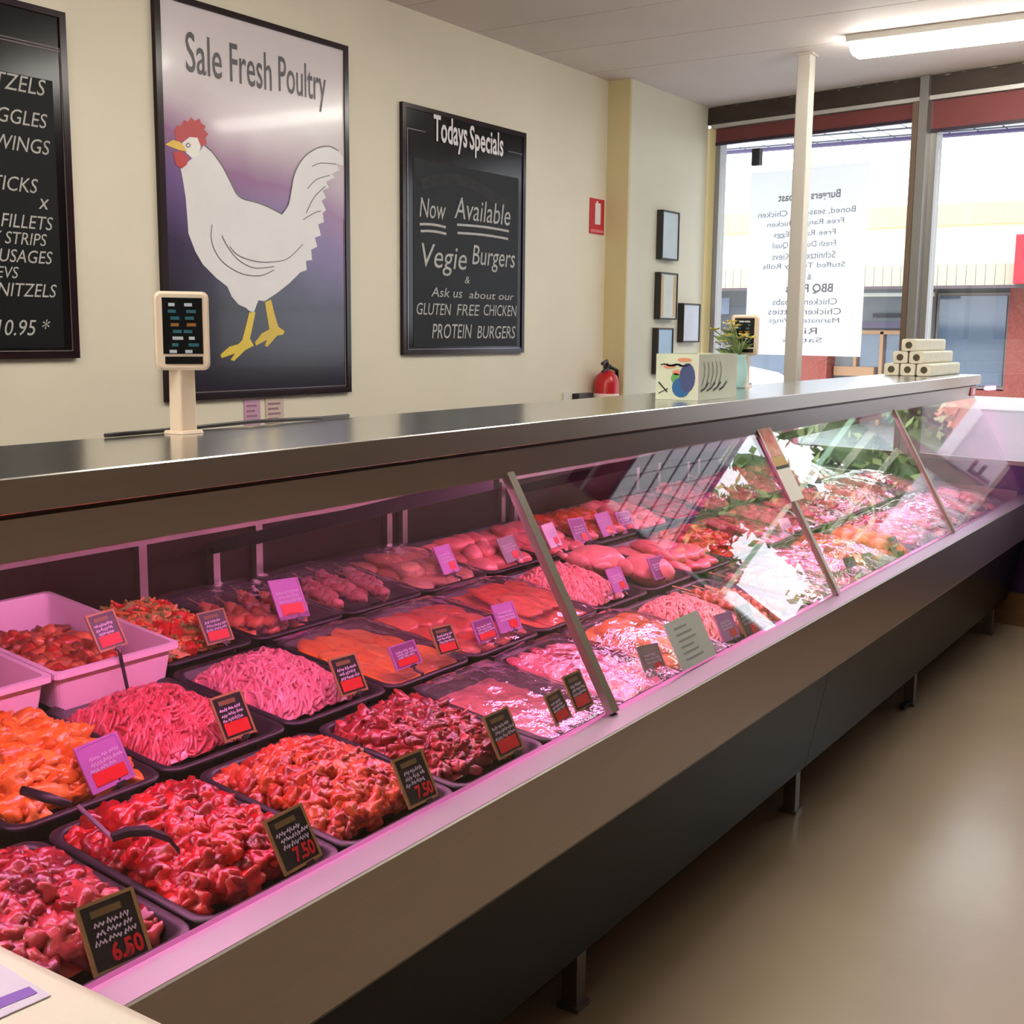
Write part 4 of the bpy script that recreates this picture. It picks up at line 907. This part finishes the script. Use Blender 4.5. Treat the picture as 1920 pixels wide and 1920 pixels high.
for row, xs_, spec in (('front', XF, F), ('middle', XM, Mi), ('back', XB, Ba)):
    y0, y1 = ROWS[row]; yc = (y0 + y1) / 2
    for i, ((x0, x1), sp) in enumerate(zip(xs_, spec)):
        kind, what, cols, H, film = sp[:5]
        pos = '%s row, %s along' % (row, ORD[i])
        loc = Vector(((x0 + x1) / 2, yc, rimz(yc))); dd = (y1 - y0) / math.cos(SL)
        tr = link('meat_tray', tray_mesh(x1 - x0, dd)); tr.location = loc; tr.rotation_euler = (SL, 0, 0)
        tag(tr, 'black plastic tray of %s, %s' % (what, pos), 'tray', 'black meat trays in the display counter')
        hx, hy = (x1 - x0) / 2 - .028, dd / 2 - .048
        TM = Matrix.Translation(loc) @ ROT
        TH = TM @ Matrix.Translation((0, .016, 0))
        mk = '%s_%s' % (row, i)
        if kind in HEAPN:
            far = x0 > 3.6
            ms = [meat('meat_%s_%d' % (mk, k), c, .22) for k, c in enumerate(cols)]
            if kind == 'dice': m = heap_dice(hx, hy, H + .02, sp[5], sp[6], 1.15, fine=not far)
            elif kind == 'strips': m = heap_dice(hx, hy, H + .02, sp[5], sp[6], 2.1, fine=not far)
            elif kind == 'mince': m = heap_strands(hx, hy, H + .02, .0045, 120 if far else 330, .06)
            elif kind == 'salad':
                m = heap_slivers(hx, hy, H + .02, 420); ms = [mat('shred_carrot', (226, 138, 70), .5), mat('shred_herb', (140, 150, 72), .6), mat('shred_cabbage', (216, 168, 110), .5), mat('tomato_red', (206, 50, 40), .3, coat=.4)]
            else:
                m = MB(); mound(m, hx, hy, -.03, H + .012, amp=.008)
            o = link(HEAPN[kind], m.mesh(HEAPN[kind], ms, kind != 'salad')); o.matrix_world = TH
            tag(o, '%s heaped in tray, %s' % (what, pos), 'meat' if kind != 'salad' else 'salad', kind='stuff')
        elif kind.startswith('pieces'):
            pk = kind.split(':')[1]; nm, cat = NAMES[pk]
            red = [meat('roast_top', (206, 84, 44), .35, .35)] if pk == 'roast' else []
            mesh = [piece_mesh(pk, nm, [meat('meat_%s_%d' % (mk, k), cols[k], .14)] + red, i * 3 + k) for k in range(2)]
            lay = []
            sx, sy = (.062, .088) if pk != 'thigh' else (.062, .07)
            if pk == 'roast': sx, sy = .075, .11
            nx = max(2, int(2 * hx / sx)); ny = max(2, int(2 * hy / sy))
            for lv in range(2 if H > .03 else 1):
                for a in range(nx - lv):
                    for b in range(ny - lv):
                        lay.append((-hx + (a + .5 + lv * .5) * 2 * hx / nx, -hy + (b + .5 + lv * .5) * 2 * hy / ny, -.026 + lv * .030))
            for k, (px, py, pz) in enumerate(lay):
                o = link(nm, mesh[k % 2])
                lift = .026 if pk == 'roast' else .012
                o.matrix_world = TM @ Matrix.Translation((px + R.uniform(-.008, .008), py + R.uniform(-.008, .008), pz + lift + R.uniform(0, .004))) @ Matrix.Rotation(math.pi / 2 + R.gauss(0, .35), 4, 'Z') @ Matrix.Rotation(R.gauss(0, .15), 4, 'X')
                tag(o, '%s lying in tray, %s' % (what, pos), cat, '%s in the %s-row tray, %s' % (what, row, ORD[i]))
        elif kind in ('skewers', 'kebab'):
            mm, ss = skewer_meshes(mk, cols)
            n = 12 if kind == 'skewers' else 10
            for k in range(n):
                e = empty('meat_skewer', '%s lying in tray, %s' % (what, pos), 'skewer', group='%s in the %s-row tray, %s' % (what, row, ORD[i]))
                lv = k // 6; px = -hx + .02 + (k % 6) * (2 * hx - .04) / 5; py = R.uniform(-.05, .05) - .02
                e.matrix_world = TM @ Matrix.Translation((px, py, -.022 + lv * .024)) @ Matrix.Rotation(math.pi / 2 + R.gauss(-.25 if row == 'back' else 0, .1), 4, 'Z') @ Matrix.Scale(1.3 if row == 'back' else 1.5, 4)
                link('meat_pieces', mm, e); link('stick', ss, e)
        elif kind == 'whole':
            wm = whole_chicken_mesh().mesh('whole_chicken', meat('meat_whole', (236, 156, 142), .1), True)
            for k, (px, py, a) in enumerate(((-.02, .085, -1.35), (.025, -.085, -1.75))):
                o = link('whole_chicken', wm); o.matrix_world = TM @ Matrix.Translation((px, py, .012)) @ Matrix.Rotation(a, 4, 'Z')
                tag(o, ('whole raw chicken at the back of its tray beside the mince', 'whole raw chicken at the front of its tray, price ticket beside it')[k], 'chicken')
        if film:
            o = link('cling_film', film_mesh((x1 - x0) / 2 - .004, dd / 2 - .004, H + .012, .006 if film == 1 else .011, i * 5 + len(row)).mesh('cling_film', FILM if film == 1 else FILM2, True)); o.matrix_world = TM
            tag(o, 'clear cling film over %s, %s' % (what, pos), 'cling film', 'cling film over the trays')

# white plastic tubs at the near end of the back row
def tub(x0, x1, lab):
    e = empty('white_tub', lab, 'tub', ((x0 + x1) / 2, 2.26, 0)); m = MB()
    rim = lambda y: .864 + .12 * (y - 2.026)
    def ring(ins, dz):
        return [(x, y, rim(y) + dz) for x, y, _ in rrect((x1 - x0) / 2 - ins, .232 - ins, .012, 0, 4, (x0 + x1) / 2, 2.258)]
    m.rings([ring(.022, -.088), ring(.012, -.012), ring(.0, -.012), ring(0, 0), ring(.012, 0), ring(.03, -.078)])
    part('tub_body', m, mat('tub_white', (232, 216, 222), .4), e)
    return e
tub(1.424, 1.742, 'white plastic tub of stir fry, at the near end of the back row')
tub(1.10, 1.420, 'white plastic tub at the picture edge, left of the stir fry tub')
for (x0, x1), lab in (((1.424, 1.742), 'red and orange vegetable stir fry heaped in the white tub'), ((1.10, 1.42), 'stir fry in the tub at the picture edge')):
    m = heap_dice(.105, .17, .035, .013, 150, 1.8, 0)
    ms = [meat('stir_red', (196, 70, 50)), meat('stir_orange', (212, 124, 78)), meat('stir_brown', (150, 74, 50))]
    o = link('stir_fry', m.mesh('stir_fry', ms, True)); o.matrix_world = Matrix.Translation(((x0 + x1) / 2 + .01, 2.25, .822)) @ ROT; tag(o, lab, 'stir fry', kind='stuff')

# ------------------------------------------------------------------ price tickets
TK = [('F0', 1.003, 1.323, 0.716, 0.096, 0.098, -3, 'k', '6.50', 'with red 6.50 on the nearest crimson dice'),
      ('F1', 1.357, 1.322, 0.724, 0.089, 0.094, 2, 'k', '7.50', 'with red 7.50 on the bright red dice'),
      ('F2', 1.678, 1.321, 0.726, 0.088, 0.094, -1, 'k', '7.50', 'with red 7.50 on the orange red dice'),
      ('F3', 1.97, 1.321, 0.732, 0.092, 0.093, 0, 'k', '', 'on the front tray of dark red strips'),
      ('F4', 2.178, 1.316, 0.733, 0.068, 0.07, 3, 'k', '', 'on the flat pink schnitzel tray, nearer of two'),
      ('F4b', 2.27, 1.32, 0.746, 0.078, 0.086, 0, 'k', '', 'on the flat pink schnitzel tray, beside the glass joint'),
      ('M0', 1.307, 1.73, 0.782, 0.094, 0.089, 4, 'p', '', 'glowing on the orange strips'),
      ('M1', 1.615, 1.732, 0.786, 0.084, 0.092, 0, 'k', '', 'on the rosy red mince'),
      ('M2', 1.959, 1.731, 0.788, 0.088, 0.089, -2, 'k', '', 'on the pale pink sausage mince'),
      ('M3', 2.153, 1.724, 0.791, 0.097, 0.059, 0, 'd', '', 'on the orange schnitzels under film'),
      ('M4', 2.314, 1.727, 0.793, 0.085, 0.072, -3, 'k', '', 'on the coral fillets, nearer of two'),
      ('M4b', 2.482, 1.724, 0.784, 0.09, 0.061, 0, 'd', '', 'on the coral fillets, farther of two'),
      ('M5', 2.586, 1.727, 0.797, 0.099, 0.079, -3, 'p', '', 'on the orange crumbed fillets'),
      ('TUB', 1.565, 2.048, 0.923, 0.072, 0.082, 3, 'k', '', 'clipped to the white stir fry tub'),
      ('B1', 1.964, 2.159, 0.834, 0.086, 0.083, -1, 'k', '', 'on the shredded carrot mix'),
      ('B2', 2.223, 2.165, 0.855, 0.109, 0.109, -4, 'p', '', 'on the orange skewers in the back row'),
      ('B4', 2.901, 2.161, 0.855, 0.081, 0.091, 1, 'p', '', 'on the long pale fillets in the back row'),
      ('B6', 3.246, 2.158, 0.837, 0.099, 0.087, 3, 'g', '', 'on the plump pink breasts in the back row'),
      ('B7a', 3.513, 2.161, 0.846, 0.076, 0.088, 3, 'w', '', 'on the stuffed rolls by the glass joint'),
      ('B7b', 3.708, 2.162, 0.836, 0.131, 0.098, -3, 'd', '', 'on the stuffed rolls, second of two'),
      ('B8', 3.899, 2.161, 0.836, 0.109, 0.092, 1, 'p', '', 'on the pink thigh pieces, back row'),
      ('B8b', 4.058, 2.161, 0.823, 0.131, 0.088, -2, 'd', '', 'on the pink thigh pieces, farther one of the back row pair'),
      ('M7', 3.195, 1.726, 0.796, 0.09, 0.078, -1, 'p', '', 'beside the whole chickens'),
      ('M8', 3.476, 1.725, 0.789, 0.118, 0.077, -2, 'd', '', 'on the skinless breasts past the whole chickens'),
      ('F6', 2.635, 1.319, 0.735, 0.106, 0.081, -6, 'g', '', 'on the orange bagged chicken'),
      ('F7', 3.098, 1.318, 0.728, 0.107, 0.08, -3, 'p', '', 'on the salmon mince beside the paper note'),
      ('F8', 3.261, 1.324, 0.712, 0.11, 0.102, -1, 'k', '', 'on the kebabs right of the paper note'),
      ('F10', 4.195, 1.316, 0.727, 0.127, 0.069, -4, 'g', '', 'on the shiny wrapped steaks past the promo card'),
      ('F11', 4.403, 1.316, 0.711, 0.126, 0.069, -3, 'g', '', 'on the orange marinated pieces in the front row'),
      ('M11', 4.624, 1.727, 0.774, 0.138, 0.071, -3, 'w', '', 'on the pink film packed cutlets'),
      ('B11', 4.773, 2.161, 0.753, 0.118, 0.088, -2, 'w', '', 'on the back row wrapped packs'),
      ('F13', 4.714, 1.315, 0.732, 0.132, 0.064, -3, 'k', '', 'on the rosy diced chicken toward the window')]
M_gold = mat('ticket_gold', (150, 122, 70), .5); M_tk = mat('ticket_black', (24, 24, 26), .4); M_scr = mat('ticket_white', (204, 192, 214), .6); M_pr = mat('ticket_red', (205, 18, 26), .5)
M_tp = mat('ticket_lilac', (168, 112, 176), .5); M_tpd = mat('ticket_plum', (120, 60, 120), .5); M_tg = mat('ticket_grey', (128, 126, 124), .5); M_tw = mat('ticket_pale', (216, 214, 222), .5)
STY = {'k': ('black', M_tk, M_gold), 'p': ('lilac', M_tp, M_tp), 'd': ('plum', M_tpd, M_tp), 'g': ('grey', M_tg, M_tg), 'w': ('white', M_tw, M_tw)}
for key, cx, cy, cz, w, h, roll, sty, txt, lab in TK:
    w = min(w, .105); colr, mc, mf = STY[sty]; ro = math.radians(roll)
    c = (cx, cy, cz)
    e = empty('price_ticket', '%s price ticket %s' % (colr, lab), 'price ticket', (cx, cy - .02, cz - h / 2), group='price tickets in the meat counter')
    def cb(x0, x1, y0, y1, d0, d1, mb=None): return cardbox(mb or MB(), c, w, h, t28, x0, x1, y0, y1, d0, d1, ro)
    part('card', cb(-.47, .47, -.47, .47, -.0012, .0012)[0], mc, e)
    m = MB()
    for a in ((-.5, -.44, -.5, .5), (.44, .5, -.5, .5), (-.44, .44, -.5, -.45), (-.44, .44, .45, .5)): cb(*a, -.0016, .0022, m)
    part('border', m, mf, e)
    if sty == 'k': part('header', cb(-.30, .22, .27, .37, .0012, .002)[0], mat('ticket_olive', (112, 92, 48), .5), e)
    m, (ex_, ey_, nn) = MB(), cb(0, 0, 0, 0, 0, 0)[1]
    for k in range(3):
        xa = R.uniform(-.36, -.28)
        while xa < .26:
            ln_ = R.uniform(.12, .26); nn_ = max(4, int(ln_ * 34))
            pts = [Vector(c) + ex_ * w * (xa + ln_ * j / nn_ + R.uniform(-.008, .008)) + ey_ * h * (.17 - .115 * k + .04 * xa + R.uniform(.012, .045) * (1 if j % 2 else -1)) + nn * .0021 for j in range(nn_ + 1)]
            stroke(m, pts, .0034, nn); xa += ln_ + .045
    part('handwriting', m, M_scr, e)
    if txt:
        m = MB(); write(m, txt, Vector(c) + ex_ * w * -.14 + ey_ * h * -.40 + nn * .0022, ex_, ey_, w * .54, h * .27, bold=.035)
        part('price', m, M_pr, e)
    else:
        big = sty in 'kpd' and cx < 2.5
        part('price', cb(-.36 if big else .02, .38, -.40, -.12, .0013, .0021)[0], M_pr, e)
    b0 = Vector(c) - ey_ * (h * .5) + ex_ * (.15 * w); zf = rimz(b0.y - .02)
    m = MB().tube([b0 + ey_ * .012 - nn * .002, b0 - ey_ * .012 - nn * .001, (b0.x + .006, b0.y - .022, min(zf + .004, b0.z - .012)), (b0.x + .006, b0.y - .026, min(zf - .012, b0.z - .024))], .0042, 6)
    cb(.05, .25, -.56, -.47, -.003, .003, m)
    part('clip', m, M_black, e)

# ------------------------------------------------------------------ tongs
e = empty('serving_tongs', 'black handled tongs lying in the bright red diced meat', 'tongs', (1.15, 1.42, .77))
part('blade', MB().hexa([(1.134, 1.575, .792), (1.142, 1.579, .792), (1.112, 1.455, .778), (1.104, 1.451, .778), (1.134, 1.575, .796), (1.142, 1.579, .796), (1.112, 1.455, .782), (1.104, 1.451, .782)]), mat('tong_steel', (200, 180, 196), .3, .8), e)
hb = MB(); rs = []
for (x, y, z), wd in (((1.106, 1.455, .782), .006), ((1.13, 1.448, .785), .011), ((1.152, 1.428, .784), .012), ((1.158, 1.39, .780), .011), ((1.146, 1.352, .773), .007)):
    rs.append([(x - wd * .35, y - wd * .9, z - .004), (x + wd * .35, y + wd * .9, z - .004), (x + wd * .3, y + wd * .8, z + .006), (x - wd * .3, y - wd * .8, z + .006)])
hb.rings(rs); part('handle', hb, M_black, e)
o = link('serving_spoon', MB().tube([(1.126, 1.705, .795), (1.14, 1.66, .788), (1.155, 1.62, .78)], [.008, .009, .006], 8).mesh('spoon', M_black, True)); tag(o, 'black spoon handle resting between the orange strips and red dice', 'spoon')
